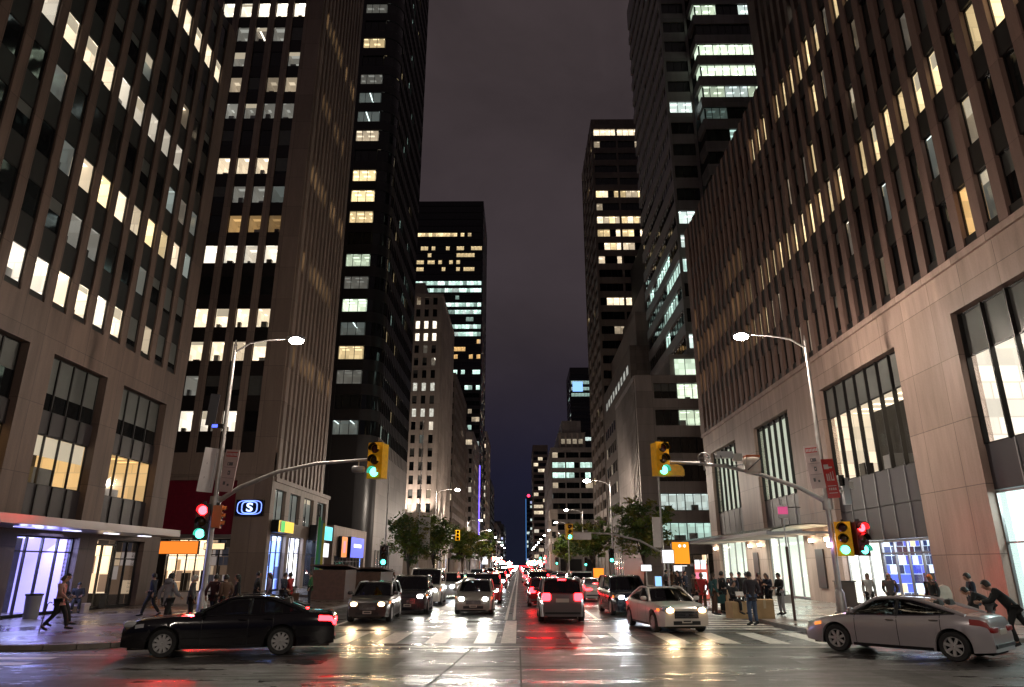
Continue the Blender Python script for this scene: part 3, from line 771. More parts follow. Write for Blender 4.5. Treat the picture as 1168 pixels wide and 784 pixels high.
# --- black glass tower -------------------------------------------------------
b = Bld('glass_tower', 'black glass tower with rounded corner rising behind the tan tower', -48, -20.4, 97, 126)
f = south(97); g = east(-20.4)
b.wall.box(-47.9, -23.6, 99.9, 125.5, 0, 140, M_core)
rows = [21.0 + 3.75 * k for k in range(32)]
for k in range(33):
    z0 = (rows[k - 1] + 1.05) if k else 0.0; z1 = rows[k] - 1.05 if k < 32 else 141
    f.box(b.wall, -48, -23.0, -.3, .0, z0, z1, M_blackclad); g.box(b.wall, 99.2, 126, -.3, -.0, z0, z1, mat('dark_mirror_clad', (0.030, 0.026, 0.026), 0.45) if k else ST_grey)
    rowsA = [[(-23.0 + 2.6 * math.sin(rad(q)), 99.6 - 2.6 * math.cos(rad(q)), z) for z in (z0, z1)] for q in range(0, 91, 15)]
    b.wall.grid(rowsA, M_blackclad, True)
for x in (-27.2, -33.5, -40, -46): f.box(b.wall, x - .5, x + .5, -.3, .06, 0, 141, M_blackclad)
for k in range(19): g.box(b.wall, 99.8 + 1.42 * k, 99.92 + 1.42 * k, -.1, .06, 18, 141, M_mull)
b.finish()
LIT3 = {11: ('gold', .85), 10: ('gold', .9), 9: ('gold', .55), 5: ('green', .75), 3: ('gold', .5), 0: ('green', .3), 13: ('cream', .35), 7: ('green', .4), 18: ('gold', .4)}
def k3(i, j, c, z):
    if j in LIT3 and R.random() < (.85 if c < -25 else .4): return ('lit', *LIT3[j])
    q = R.random()
    return ('dim', 'cool') if q < .25 else ('lit', 'grey', .07) if q < .55 else ('dark', R.randrange(3))
bands(b, f, -27.0, -23.1, rows, 2.1, -.2, k3, 1.3, seg=2); bands(b, f, -47.5, -27.3, rows, 2.1, -.2, k3, 1.55, seg=1)
def k3s(i, j, c, z):
    if R.random() < (.3 if j in (8, 7, 4) else .05): return ('lit', R.choice(('gold', 'teal')), .22)
    return ('dark', R.randrange(3))
bands(b, g, 99.6, 125.8, rows, 2.1, -.2, k3s, 1.42, seg=1, depth=.8)
for j, r in enumerate(rows):
    mb = MB(); mb.grid([[(-23.0 + 2.5 * math.sin(rad(q)), 99.6 - 2.5 * math.cos(rad(q)), z) for z in (r - 1.05, r + 1.05)] for q in range(0, 91, 15)], M_gd[j % 3], True); mb.build('corner_window', b.t)
# base shop front
glazing(b, g, 101, 112, .14, 4.2, M_dimshop, .25, 2.2, 3, name='shop_window', d=.05, stuff=False)
# --- pale stone building -----------------------------------------------------
b = Bld('stone_building', 'pale old stone office building with punched windows and small rooftop block', -32.5, -20.4, 172, 206)
f = south(172); g = east(-20.4)
rows = [15.5 + 3.4 * k for k in range(17)]
def k4(i, j, c, z):
    q = R.random()
    if j in (14, 13) and q < .75: return ('lit', 'white', .9)
    if j in (9, 10, 7) and q < .5: return ('lit', 'grey', .4)
    if q < .16: return ('lit', pick('white', 'cool', 'cream'), pick(.15, .5))
    return darkish()
ribbed(b, f, [-22.3 - 2.25 * k for k in range(5)], 1.15, rows, 2.2, -32.5, -20.4, 12.0, 71, ST_L4, ST_L4, k4, .12, .3, .0, furn=False)
ribbed(b, g, [174.2 + 2.4 * k for k in range(13)], 1.0, rows, 2.2, 172.3, 206, 12.0, 71, ST_L4, ST_L4, lambda i, j, c, z: ('dark', 0), .12, .3, .05, furn=False)
b.wall.box(-32.4, -23, 174.5, 205.8, 0, 71.05, M_core); b.wall.box(-33.2, -20.0, 171.6, 206.2, 11.2, 12.0, ST_L4)
b.wall.box(-33, -20.2, 171.8, 206, 70.9, 71.9, ST_L4); b.wall.box(-29, -25.5, 174, 184, 71.8, 76, ST_L4)
pierced(b.wall, g, 172.4, 206, 0, 11.2, [(175 + 8 * k, 181 + 8 * k, .14, 5) for k in range(4)], -.5, 0, ST_L4); b.wall.box(-32.5, -20.42, 172, 172.38, 0, 11.2, ST_L4)
b.finish(96)
for fx, fy, rx, ry in ((-29.5, 169.8, 14, 0), (-26.5, 169.8, 14, 0), (-23, 169.8, 14, 0), (-18.2, 178, 0, 14), (-18.2, 190, 0, 14)):  # flood fixtures added to brighten the stone fronts up to the top
    mb = MB(); mb.blob((fx, fy, 12.3), (.6, .6, .4), M_alu, .6); mb.tube([(fx, fy, 12.2), (fx + (-.0 if rx else -1.9), fy + (1.9 if rx else 0), 11.9)], .06, M_steel, 6); mb.build('added_floodlight', b.t, angle=50)
    lamp('added_flood_beam', 'SPOT', (fx, fy, 12.7), 5200, (1, .86, .74), b.t, .3, (rad(180 - 12) if rx else rad(180), rad(-12) if ry else 0, 0), 80, .8)
for k in range(4): glazing(b, g, 175 + 8 * k, 181 + 8 * k, .14, 5, pick(M_warmshop, M_wshop, M_oshop), 2.5, 2, None, stuff=False)

def tower(name, label, x0, x1, y0, y1, H, side, wallm, pitch, kf, h=None, base=6.0, pane=1.6, seg=4, front=True, street=True, pier=0, cat='building', shops=True, crown=True, fh=None):
    """a distant building: floors of glazing between projecting floor slabs"""
    b = Bld(name, label, x0, x1, y0, y1, cat)
    h = h or pitch * .55
    rows = [base + pitch * (k + .5) for k in range(int((H - base - 1) / pitch))]
    g = east(x1) if side == 'L' else west(x0); xf = x1 if side == 'L' else x0
    f = south(y0)
    b.wall.box(x0 + 2.0, x1 - 2.0, y0 + 2.0, y1 - .1, 0, H - .4, M_core)
    zs = [0.0] + [r + h / 2 for r in rows]; ze = [r - h / 2 for r in rows] + [H]
    if not shops: zs[0] = 0
    for a, c in zip(zs, ze):
        a2 = a
        if a == 0.0 and shops: a2 = 4.2
        f.box(b.wall, x0, x1, -.5, 0, a2, c, wallm)
        g.box(b.wall, y0 + .51, y1, -.5, 0, a2, c, wallm)
    if pier:
        n = int((x1 - x0) / pier)
        for i in range(n + 1): f.box(b.wall, x0 + (x1 - x0 - .5) * i / n, x0 + (x1 - x0 - .5) * i / n + .5, -.4, .12, 0, H - .1, wallm)
        n = int((y1 - y0) / pier)
        for i in range(1, n + 1): g.box(b.wall, y0 + (y1 - y0 - .5) * i / n, y0 + (y1 - y0 - .5) * i / n + .5, -.4, .12, 0, H - .1, wallm)
    else:
        for s in (x0, x1 - .6): f.box(b.wall, s, s + .6, -.4, .03, 0, H - .05, wallm)
        g.box(b.wall, y1 - .6, y1, -.4, .03, 0, H - .05, wallm)
    if crown: b.wall.box(x0 + 3, x1 - 3, y0 + 3, y1 - 3, H - .5, H + 3.2, wallm)
    b.finish()
    if front: bands(b, f, x0 + .6, x1 - .6, rows, h, -.3, lambda i, j, c, z: kf('f', i, j, c, z), pane, seg=seg, depth=1.2)
    if street: bands(b, g, y0 + .7, y1 - .6, rows, h, -.3, lambda i, j, c, z: kf('s', i, j, c, z), pane * 1.4, seg=seg, depth=1.0)
    if shops:
        mb = MB(); n = max(1, int((y1 - y0) / 9))
        ms = [M_warmshop, M_wshop, M_bshop, M_oshop, M_dimshop, M_warmshop]
        for i in range(n):
            s0 = y0 + .6 + (y1 - y0 - 1.2) * i / n; s1 = y0 + .6 + (y1 - y0 - 1.2) * (i + 1) / n - .6
            o = glazing(b, g, s0, s1, .14, 4.1, R.choice(ms), 1.1, 2.2, 3.0, stuff=False)
        f.quad(mb, x0, x1, 0, 4.2, -.3, M_core); mb.build('shop_front', b.t)
    return b
def rnd(p, tones, ss, ps=None):
    def k(face, i, j, c, z):
        q = R.random()
        if q < (p if face == 'f' else (ps if ps is not None else p * .5)): return ('lit', R.choice(tones), R.choice(ss))
        return ('dark', R.randrange(3))
    return k
# tall dark tower with bright floors
rowk = {}
def k5(face, i, j, c, z):
    q = R.random()
    if face == 's': return ('dark', 0) if q < .9 else ('lit', 'cream', .4)
    t = z / 190
    if .86 < t < .925: return ('lit', 'gold', R.choice((.3, .6, .9))) if q < .85 and j % 2 == 0 else ('dark', 0)
    if .78 < t < .86: return ('lit', 'gold', .45) if q < .35 else ('dark', 0)
    if .59 < t < .76: return ('lit', R.choice(('teal', 'cool', 'teal')), R.choice((.35, .6, .9, 1.1))) if (j % 3 != 1 and q < .88) else (('dark', 0) if q < .8 else ('lit', 'teal', .2))
    if .42 < t < .52: return ('lit', 'teal', R.choice((.3, .6, .9))) if q < .75 and j % 2 else ('dark', 0)
    if .52 <= t < .59: return ('lit', 'amber', .5) if q < .3 else ('dark', 0)
    if t < .42: return ('lit', R.choice(('teal', 'cream', 'cool')), R.choice((.2, .4, .7))) if q < .42 else ('dark', 1)
    return ('dark', 0)
tower('dark_tower', 'very tall dark flat topped tower with bands of teal and amber lit floors', -56, -18.6, 330, 372, 190, 'L', M_blackclad, 4.0, k5, h=2.3, pane=1.9, seg=1, base=8, crown=False)
tower('brown_building', 'dark brown mid rise building squeezed right of the pale stone building', -30, -20.4, 216, 262, 62, 'L', ST_brown, 3.6, rnd(.22, ['cream', 'white', 'amber'], [.3, .7]), pier=4)
tower('brown_building', 'plain brown building below the dark flat topped tower', -30, -20.0, 263.5, 275, 46, 'L', ST_brown, 3.6, rnd(.2, ['cream', 'cool', 'amber'], [.3, .6]), pier=5)
# curved pale block with a blue light strip
bb = tower('pale_tower', 'slim pale tower with a vertical violet blue light strip', -30, -18.4, 277, 322, 54, 'L', ST_grey, 3.8, rnd(.3, ['white', 'cream'], [.5, .9]), pier=6)
mb = MB(); mb.box(-18.2, -17.9, 319, 320.4, 8, 46, em('violet_light', (.16, .10, 1.0), 3.0)); mb.build('light_strip', bb.t)
tower('pale_tower', 'pale slim building with warm lit bay beside the violet light strip', -30, -17.6, 378, 424, 73, 'L', ST_L4, 3.8, rnd(.4, ['cream', 'gold', 'white'], [.5, .9]), pier=8)
tower('dark_tower', 'dark tower with few lights, farthest tall one on the left pavement', -36, -17.6, 440, 500, 54, 'L', M_blackclad, 4.0, rnd(.3, ['white', 'cool', 'cream'], [.4, .8]))
tower('far_building', 'low hazy building at the far left end of the avenue', -36, -17.6, 560, 700, 34, 'L', ST_brown, 4.0, rnd(.3, ['white', 'cream', 'cool'], [.5, .9]), pane=4)
tower('far_building', 'smallest far building on the left at the vanishing point', -36, -16.5, 760, 900, 44, 'L', M_blackclad, 4.2, rnd(.3, ['cool', 'violet', 'white'], [.5, .9]), pane=5)

# ------------------------------------------------------------------ buildings, right side
b = Bld('office_building', 'pinkish stone office building with deep vertical ribs over tall glazed bays, right', 18, 27.5, 6, 66.8)
f = west(18)
cols = [20.8 + 1.3 * k for k in range(-11, 35)]
rows = [15.75 + 3.35 * k for k in range(6)]
def kR(i, j, c, z):
    q = R.random()
    if j == 2 and 14 < c and q < .93: return ('lit', 'gold', R.choice((.45, .7, .95, 1.2)))
    if j == 5 and 27 < c < 46 and q < .92: return ('lit', 'gold', R.choice((.6, .95)))
    if j == 3 and (c > 50 or 36 < c < 40) and q < .6: return ('lit', 'gold', .6)
    if j == 1 and c > 46 and q < .8: return ('lit', 'gold', .7)
    if j == 4 and 34 < c < 36: return ('lit', 'gold', .7)
    if j == 0 and (24.0 < c < 25.5): return ('lit', 'amber', .6)
    if q < .05: return ('lit', 'cream', .15)
    return darkish()
ribbed(b, f, cols, 0.80, rows, 2.15, 6, 66.8, 14.3, 36.2, ST_R1t, M_spand, kR, 0.14, 0.14, 0.06)
bay = [(18.4, 27.0), (31.5, 40.2), (45.3, 52.3), (57.0, 64.6), (8, 14.5)]
holes = []
for n, (a, c) in enumerate(bay):
    holes += [(a, c, .14, 12.15)]
pierced(b.wall, f, 6, 66.8, 0, 14.0, holes, -.7, 0, ST_R1)
f.box(b.wall, 6, 66.85, -.7, .12, 14.0, 14.3, ST_R1)
M_spR = mat('slate_panel', (0.045, 0.040, 0.048), 0.45)
M_trans = mat('grey_upper_pane', (0.15, 0.155, 0.15), 0.14, var=.15, scale=.6)
for n, (a, c) in enumerate(bay):
    zs = [(4.95, 6.7)] if n in (0, 4) else ([(3.4, 5.0), (5.03, 6.7)] if n == 1 else [(4.3, 6.7)])
    np_ = 6 if n == 1 else 5
    for z0, z1 in zs:
        f.box(b.wall, a, c, -.6, -.3, z0, z1, M_spR)
        for i in range(1, np_): s = a + (c - a) * i / np_; f.box(b.wall, s - .03, s + .03, -.3, -.26, z0, z1, M_alu)
b.wall.box(20.9, 27.4, 6.4, 66.3, 0, 36, M_core); b.wall.box(18.4, 27.5, 66.3, 66.79, 0, 36.1, ST_R1); b.wall.box(18.4, 27.5, 6.01, 6.4, 0, 36.1, ST_R1)
b.finish(96)
# tall glazed bays: grey upper panes, lit room below, thin fins
M_curt = mat('pale_curtain', (0.45, 0.46, 0.40), 0.8, emit=(.86, .96, .76), strength=.42)
def tall_bay(n, a, c, tone, s, zc, curtain):
    mb = MB(); k = 7 if n == 1 else 6; d = -.42
    w, ce, fl = room(tone, s)
    for i in range(k + 1):
        q = a + .03 + (c - a - .06) * i / k
        f.box(mb, q - .035, q + .035, d - .05, d + .16, 6.7, 12.12, M_mull)
    for z in (6.74, zc, 12.1): f.box(mb, a + .07, c - .07, d - .04, d + .05, z - .03, z + .03, M_mull)
    f.quad(mb, a, c, zc, 12.1, d, M_trans); f.quad(mb, a, c, 6.75, zc, d, M_pane)
    e = d - 4.2
    if curtain:
        n_ = int((c - a) / .16)
        mb.grid([[f.p(a + (c - a) * i / n_, d - .35 + .07 * math.sin(i * 1.9), z) for z in (6.75, 12.1)] for i in range(n_ + 1) if (i // 5) % 4 != 3 or True], M_curt, True)
    f.quad(mb, a, c, 6.75, 12.1, e, w)
    mb.face([f.p(a, d - .06, zc + .35), f.p(c, d - .06, zc + .35), f.p(c, e, zc + .35), f.p(a, e, zc + .35)], ce)
    mb.face([f.p(a, d - .06, 6.76), f.p(c, d - .06, 6.76), f.p(c, e, 6.76), f.p(a, e, 6.76)], fl)
    for q in (a, c): mb.face([f.p(q, d - .06, 6.75), f.p(q, d - .06, 12.1), f.p(q, e, 12.1), f.p(q, e, 6.75)], w)
    if not curtain:
        for i in range(5):
            q = R.uniform(a + .3, c - 1.4); f.box(mb, q, q + R.uniform(.6, 1.3), d - R.uniform(1.4, 3), d - .9, 6.78, 6.78 + R.uniform(.5, 1.6), R.choice((M_alu, M_spand, M_blind)))
        for i in range(3):
            q = a + (c - a) * (i + .6) / 3.2; f.box(mb, q, q + .25, d - 3.2, d - 2.9, 6.78, zc + .3, M_alu)
    mb.build('tall_window', b.t)
tall_bay(0, *bay[0], 'white', .95, 10.3, False); tall_bay(1, *bay[1], 'cream', .75, 10.4, False)
tall_bay(2, *bay[2], 'green', .40, 11.9, True); tall_bay(3, *bay[3], 'green', .32, 11.9, True); tall_bay(4, *bay[4], 'cream', .5, 9.8, False)
M_teal = mat('pale_teal_lobby', (0.5, 0.55, 0.55), 0.6, emit=(.72, 1.0, .95), strength=.85)
M_lobby = mat('pale_lobby', (0.5, 0.52, 0.5), 0.6, emit=(.95, 1.0, .88), strength=1.15)
glazing(b, f, 18.4, 27.0, .14, 4.9, M_teal, 3.5, 2.1, 3.0, 'lobby_window', mull=M_alu)
glazing(b, f, 8, 14.5, .14, 4.9, M_teal, 3.5, 2.1, 3.0, 'lobby_window', mull=M_alu)
M_goods = shopgoods('lit_shop_shelves', [(.04, .08, .5), (1, .8, .45), (.03, .03, .06), (.7, .85, 1), (.10, .15, .7), (.8, .9, .95), (.02, .03, .10)], .75)
glazing(b, f, 36.4, 40.2, .14, 3.35, M_lobby, 2.0, 1.2, None, 'shop_window', mull=M_alu, stuff=False)
glazing(b, f, 31.5, 36.3, .14, 3.35, M_goods, 1.6, 1.15, 2.75, 'shop_window', mull=M_alu)
glazing(b, f, 45.3, 52.3, .14, 4.2, M_lobby, .9, 1.7, None, 'entrance', mull=M_alu, stuff=False)
glazing(b, f, 57.0, 64.6, .14, 4.2, M_lobby, .9, 1.9, None, 'entrance', mull=M_alu, stuff=False)
for (a, c) in (bay[2], bay[3]):
    n_ = int((c - a) / .18); mb = MB()
    mb.grid([[f.p(a + .1 + (c - a - .2) * i / n_, -.75 + .08 * math.sin(i * 1.7) + .05 * math.sin(i * .6), z) for z in (.2, 4.1)] for i in range(n_ + 1)], mat('lit_curtain', (.6, .62, .55), .8, emit=(.86, 1, .86), strength=.55), True)
    mb.build('curtain', b.t)
M_dpan = mat('dark_wall_panel', (0.05, 0.04, 0.04), .4)
for s in (43.0, 54.6):
    mb = MB(); f.box(mb, s - .55, s + .55, .02, .10, .9, 3.1, M_dpan); mb.build('wall_panel', b.t)
E_lamp = em('warm_lamp', (1, .80, .55), 14)
for s in (41.6, 43.9, 53.4, 55.6, 65.4):
    mb = MB(); f.box(mb, s - .15, s + .15, .02, .22, 3.42, 3.50, M_black); f.box(mb, s - .13, s + .13, .04, .20, 3.50, 3.72, E_lamp); mb.build('wall_light', b.t)
    lamp('wall_light_glow', 'POINT', f.p(s, .45, 3.7), 22, (1, .78, .5), b.t, .12)
# canopy over the right entrance
cn = MB(); prof = [(0, 4.35), (1.2, 4.42), (2.4, 4.34), (3.4, 4.12), (3.75, 3.95)]
M_gcan = mat('green_glass_canopy', (.22, .28, .25), .2, .2)
for k in range(9):
    y0, y1 = 40.5 + k * 2.65, 40.5 + (k + 1) * 2.65 - .05
    cn.grid([[f.p(s, .1 + d, z + .06) for d, z in prof] for s in (y0, y1)], M_gcan, True); cn.grid([[f.p(s, .1 + d, z) for d, z in prof] for s in (y0, y1)], mat('canopy_soffit', (.5, .5, .44), .5), True)
    f.box(cn, y0 - .05, y0, .1, 3.9, 3.9, 4.02, M_alu)
f.box(cn, 40.4, 64.4, 3.8, 3.98, 3.86, 4.06, M_alu)
cn.build('canopy', b.t)
lamp('canopy_light', 'AREA', f.p(52, 2.0, 3.75), 620, (.95, 1, .86), b.t, (2.2, 20), (0, 0, 0))
interior(b, f, 18.4, 27.0, 4.6, 240, (.80, 1, .96), -1.3)
interior(b, f, 36.4, 40.2, 3.15, 80, (.9, .95, 1)); interior(b, f, 31.5, 36.3, 3.15, 80, (.75, .85, 1))

# tower standing behind it
b = Bld('office_tower', 'ribbed brown tower rising behind the roof of the pinkish stone building', 27.6, 50, 8, 65.5)
f = west(27.6); fs = south(8)
cols = [12 + 1.5 * k for k in range(35)]; rows = [38 + 3.4 * k for k in range(15)]
def kB(i, j, c, z): return ('lit', 'grey', R.choice((.25, .5))) if R.random() < .16 else darkish()
cols = [c for c in cols if c > 36]; rows = [r for r in rows if r < 82]
ribbed(b, f, cols, .85, rows, 2.0, 8, 65.5, 36.3, 84, ST_brown, M_spand, kB, .3, .34, -.1)
b.wall.box(30.2, 50, 8, 65.2, 0, 83.8, M_core); b.wall.box(27.98, 50, 65.2, 65.5, 0, 84, ST_brown); b.finish(96)

# --- black and teal glass tower ------------------------------------------------
b = Bld('glass_tower', 'stepped black glass tower with pale teal lit floors on the right', 22, 46, 82, 111)
f = south(85.5); f2 = south(82); g = west(22)
rows = [26.5 + 3.62 * k for k in range(22)]
Mb = stone('grey_band', (0.22, 0.20, 0.195), 3, 1.5, .4, .01)
zs = [0] + [r + 1.0 for r in rows]; ze = [r - 1.0 for r in rows] + [108]
for a, c in zip(zs, ze):
    f.box(b.wall, 22, 26, -.4, 0, a, c, Mb); f2.box(b.wall, 26, 46, -.4, 0, a, c, Mb); g.box(b.wall, 85.9, 111, -.4, 0, a, c, Mb)
    b.wall.box(26.0, 26.39, 82.4, 85.1, a, c, Mb)
b.wall.box(24.6, 45.9, 88, 110.5, 0, 107, M_core); b.wall.box(28.6, 45.9, 84.6, 88.1, 0, 107, M_core); b.wall.box(26.42, 26.6, 82.4, 88, 0, 107, M_core)
b.wall.box(25.6, 26.0, 85.4, 85.6, 0, 107.5, Mb); b.wall.box(22.001, 22.35, 85.501, 85.9, 0, 107.9, Mb)
LIT6 = {12: .95, 13: .95, 5: .9, 4: .8, 7: .3, 8: .5, 9: .28, 15: .6, 1: .7, 11: .35, 2: .5}
LITA = {11: .6, 6: .75, 5: .5, 4: .8, 1: .7}
def k6(i, j, c, z):
    q = R.random()
    if j in (12, 13): return ('lit', 'green', .95)
    if j in (8, 9, 7): return ('lit', 'green' if j == 8 else 'teal', LIT6[j]) if i > 0 and q < .8 else ('dark', 0)
    if j in LIT6 and q < .85: return ('lit', R.choice(('cool', 'green')), LIT6[j])
    return ('lit', 'teal', .05) if q < .15 else ('dark', R.randrange(3))
bands(b, f2, 26.3, 45.8, rows, 2.0, -.25, k6, 1.15, seg=3, depth=2.0)
bands(b, f, 22.4, 25.9, rows, 2.0, -.25, lambda i, j, c, z: ('lit', 'cool', LITA[j]) if j in LITA else ('dark', R.randrange(3)), 1.15, seg=3, depth=2.0)
def k6s(i, j, c, z):
    q = R.random()
    if j in (4, 5) and q < .5: return ('lit', 'teal', .7)
    if j < 4 and q < .25: return ('lit', 'teal', R.choice((.3, .7)))
    return ('lit', 'teal', .3) if q < .05 else ('dark', R.randrange(3))
bands(b, g, 86.0, 110.8, rows, 2.0, -.25, k6s, 1.5, seg=2, depth=1.2)
b.finish()

# --- grey stepped block at its foot ---------------------------------------------
b = Bld('office_block', 'grey clad low office block with wide teal lit windows behind the street trees', 14, 30, 80, 97)
f = south(80); g = west(14)
hol = []; rowz = [5.8 + 3.25 * k for k in range(6)]
for r in rowz: hol.append((16.2, 24.6, r - .95, r + .95))
hol += [(16.0, 29, .14, 3.4)]
pierced(b.wall, f, 14, 30, 0, 24, hol, -.5, 0, ST_grey)
KP = [('lit', 'teal', .45), ('lit', 'cool', .4), ('dark', 0), ('dark', 0), ('lit', 'green', .22), ('lit', 'green', .32)]
for j, r in enumerate(rowz):
    for i, (a, c) in enumerate(((16.2, 19.0), (19.0, 21.8), (21.8, 24.6))):
        k = KP[j]
        if j == 4: k = ('lit', 'green', .55) if i == 1 else ('dark', 1)
        if j == 5: k = ('lit', 'green', .7) if i == 1 else ('blind', .5)
        b.win(f, a + .01, c - .01, r - .95, r + .95, -.3, k, depth=2.0, pane=1.0)
    f.box(b.wall, 24.7, 30, .0, 1.3, r - 1.7, r - .95, ST_grey); f.box(b.wall, 25, 29.8, -.2, 1.1, r - .94, r + .94, M_gd[j % 3])
ribs = [80.9 + .95 * k for k in range(17)]
g.box(b.wall, 80.5, 97, -.5, -.15, 0, 24, M_blackclad)
for q in ribs: g.box(b.wall, q, q + .32, -.149, .1, 3.5, 23.4, ST_grey)
g.box(b.wall, 80.5, 97, -.6, .12, 23.41, 24.05, ST_grey)
g.box(b.wall, 80.5, 97, -.14, .05, 3.0, 3.49, ST_grey)
b.wall.box(14.6, 29.9, 82.6, 96.9, 0, 24.0, M_core); b.wall.box(19, 30, 83, 96, 23.9, 27.5, ST_grey)
b.finish()
glazing(b, f, 16, 21, .14, 3.35, M_warmshop, 2.5, 1.6, 2.6); glazing(b, f, 21.1, 29, .14, 3.35, M_dimshop, 2.4, 1.6, 2.6)
mb = MB(); f2_ = south(82.9); window_geo(mb, f2_, 19.5, 29, 24.6, 26.9, .06, ('lit', 'green', .95), depth=.03, pane=1.4, furn=False); mb.build('window', b.t)

# --- brown stepped tower group -----------------------------------------------
def k7(face, i, j, c, z):
    q = R.random()
    if face == 's': return ('lit', 'gold', .35) if q < .06 else ('dark', 0)
    t = z
    if 75 < t < 91 and int(t / 3.6) % 4 != 0: return ('lit', R.choice(('gold', 'cream')), R.choice((.35, .6, .9, 1.05))) if q < .85 else ('dark', 0)
    if 93 < t < 105: return ('lit', 'cream', .5) if q < .12 else ('dark', 0)
    if 60 < t < 65 or 105 < t < 109: return ('lit', 'cream', .85) if q < .85 else ('dark', 0)
    return ('lit', 'cream', R.choice((.2, .6))) if q < .2 else ('dark', 0)
tower('office_tower', 'tall brown tower with warm lit floors and full height piers left of the glass tower', 19, 44, 152, 178, 112.5, 'R', ST_brown, 3.6, k7, h=2.0, pane=1.5, seg=1, pier=6.2, shops=False, crown=False)
b = Bld('stone_building', 'dark brown lower block with stepped top and few windows below the tall brown tower', 19, 40, 112, 150)
g = west(19); f = south(112)
ST_block = stone('dark_block_stone', (.115, .088, .074), 2.4, 1.2, .7, .014, .16, .3)
b.wall.box(19.5, 40, 112.5, 150, 0, 37.6, ST_block)
pierced(b.wall, g, 112.5, 150, 0, 38, [(114, 148, .14, 4.5), (128, 131, 5.5, 26)] , -.49, 0, ST_block); f.box(b.wall, 19, 40, -.49, 0, 0, 38, ST_block)
for k in range(3): b.wall.box(21 + k * 3, 40, 116 + k * 6, 149.5, 37.5 + k * 8, 45.6 + k * 8, ST_brown)
for k in range(5): b.wall.box(26.6 + k * 2.6, 27.5 + k * 2.6, 127.5, 128.1, 53.5, 68, ST_brown)
b.wall.box(26.5, 40, 128.1, 149, 53.5, 68.2, M_core)
b.finish()
glazing(b, g, 114, 148, .14, 4.5, M_dimshop, .3, 3.2, 3.2, stuff=False, d=-.1)
for k in range(9):
    mb = MB(); window_geo(mb, f, 24.2, 25.6, 7 + 3.4 * k, 9 + 3.4 * k, .04, ('lit', 'cream', .35) if k in (2, 5, 7) else ('dark', 0), depth=.02, furn=False); mb.build('window', b.t)
mb = MB()
for k in range(9): window_geo(mb, g, 114 + 3.6 * k, 116.6 + 3.6 * k, 33.5, 35.2, .04, ('lit', 'grey', .35), depth=.02, furn=False)
o = mb.build('window_band', b.t)
for k in range(6):
    for q in range(5):
        mb = MB(); window_geo(mb, g, 133.5 + q * 3.1, 135 + q * 3.1, 7.5 + k * 4, 9.6 + k * 4, .04, ('lit', 'cream', .3) if (k * 5 + q) % 7 == 3 else ('dark', 0), depth=.02, furn=False); mb.build('window', b.t)
bt = tower('dark_tower', 'slim dark tower with a small blue lit sign near its top', 31, 44, 400, 430, 116, 'R', M_blackclad, 3.8, rnd(.3, ['cool', 'cream', 'teal'], [.3, .7]), pane=2, crown=False)
mb = MB(); mb.box(32.5, 38.5, 399.5, 399.7, 101, 107, em('pale_blue_sign', (.25, .5, 1), 1.1)); mb.build('roof_sign', bt.t)
def k8(face, i, j, c, z):
    q = R.random()
    if face == 'f' and 34 < z < 42: return ('lit', 'teal', R.choice((.4, .7, .9))) if q < .85 else ('dark', 0)
    if face == 'f' and 30 < z: return ('lit', 'cream', .3) if q < .3 else ('dark', 0)
    return ('lit', 'cool', .4) if q < .06 else ('dark', 0)
tower('stone_building', 'stepped stone building with two teal lit upper floors beyond the dark brown block', 12.2, 34, 262, 330, 45, 'R', ST_grey, 3.8, k8, pane=2.0, seg=1, pier=5, crown=False)
bb = Bld('stone_building', 'narrow stepped rooftop tiers of stone above the teal lit floors', 15.5, 26, 266, 320)
bb.wall.box(15.5, 26, 266, 320, 45.02, 51.5, ST_grey)
for k in range(5): bb.wall.box(15.7 + k * 2.3, 16.4 + k * 2.3, 265.6, 266, 45.1, 51.3, ST_L4)
bb.wall.box(17, 24.5, 268, 316, 51.5, 56.5, ST_grey); bb.finish()
fz = south(266)
mb = MB(); window_geo(mb, fz, 16.5, 25, 47, 49, .04, ('lit', 'cream', .25), depth=.02, pane=2.1, furn=False); mb.build('window_band', bb.t)
tower('dark_tower', 'dark narrow tower with cream windows left of the stepped stone building', 10.6, 22, 520, 570, 89, 'R', ST_brown, 4.4, rnd(.25, ['cream', 'white'], [.5, .8], .2), pane=3, seg=1, crown=False)
b9 = tower('pale_slab', 'plain pale slab lit by the street in front of the stepped stone building', 10.7, 13.4, 244, 254, 20.5, 'R', ST_L4, 4, lambda *a: ('dark', 0), front=False, street=False, shops=False, crown=False)
bx = tower('dark_tower', 'far blue edged tower with a red beacon light on its roof', 10.4, 22, 1000, 1040, 94, 'R', M_blackclad, 6, rnd(.35, ['cool', 'violet'], [.6, .9]), pane=6, seg=1, crown=False)
mb = MB(); mb.lathe([(.01, -2), (2, -1), (2.1, .6), (1, 2), (.01, 2.4)], (14, 1003, 96.5), (0, 0, 1), em('beacon_red', (1, .03, .08), 4), 10); mb.build('beacon', bx.t)
mb = MB(); mb.box(9.7, 10.35, 998, 999.6, 8, 92, em('blue_edge', (.1, .35, .9), .6)); mb.build('light_strip', bx.t)
tower('far_building', 'low far building at the right of the vanishing point', 13, 30, 680, 800, 36, 'R', ST_brown, 4, rnd(.35, ['cool', 'white', 'violet'], [.5, .9]), pane=4)
tower('far_building', 'dim last block closing the right pavement in the distance', 13, 30, 830, 990, 40, 'R', M_blackclad, 4.2, rnd(.3, ['cool', 'white', 'cream'], [.5, .9]), pane=5)
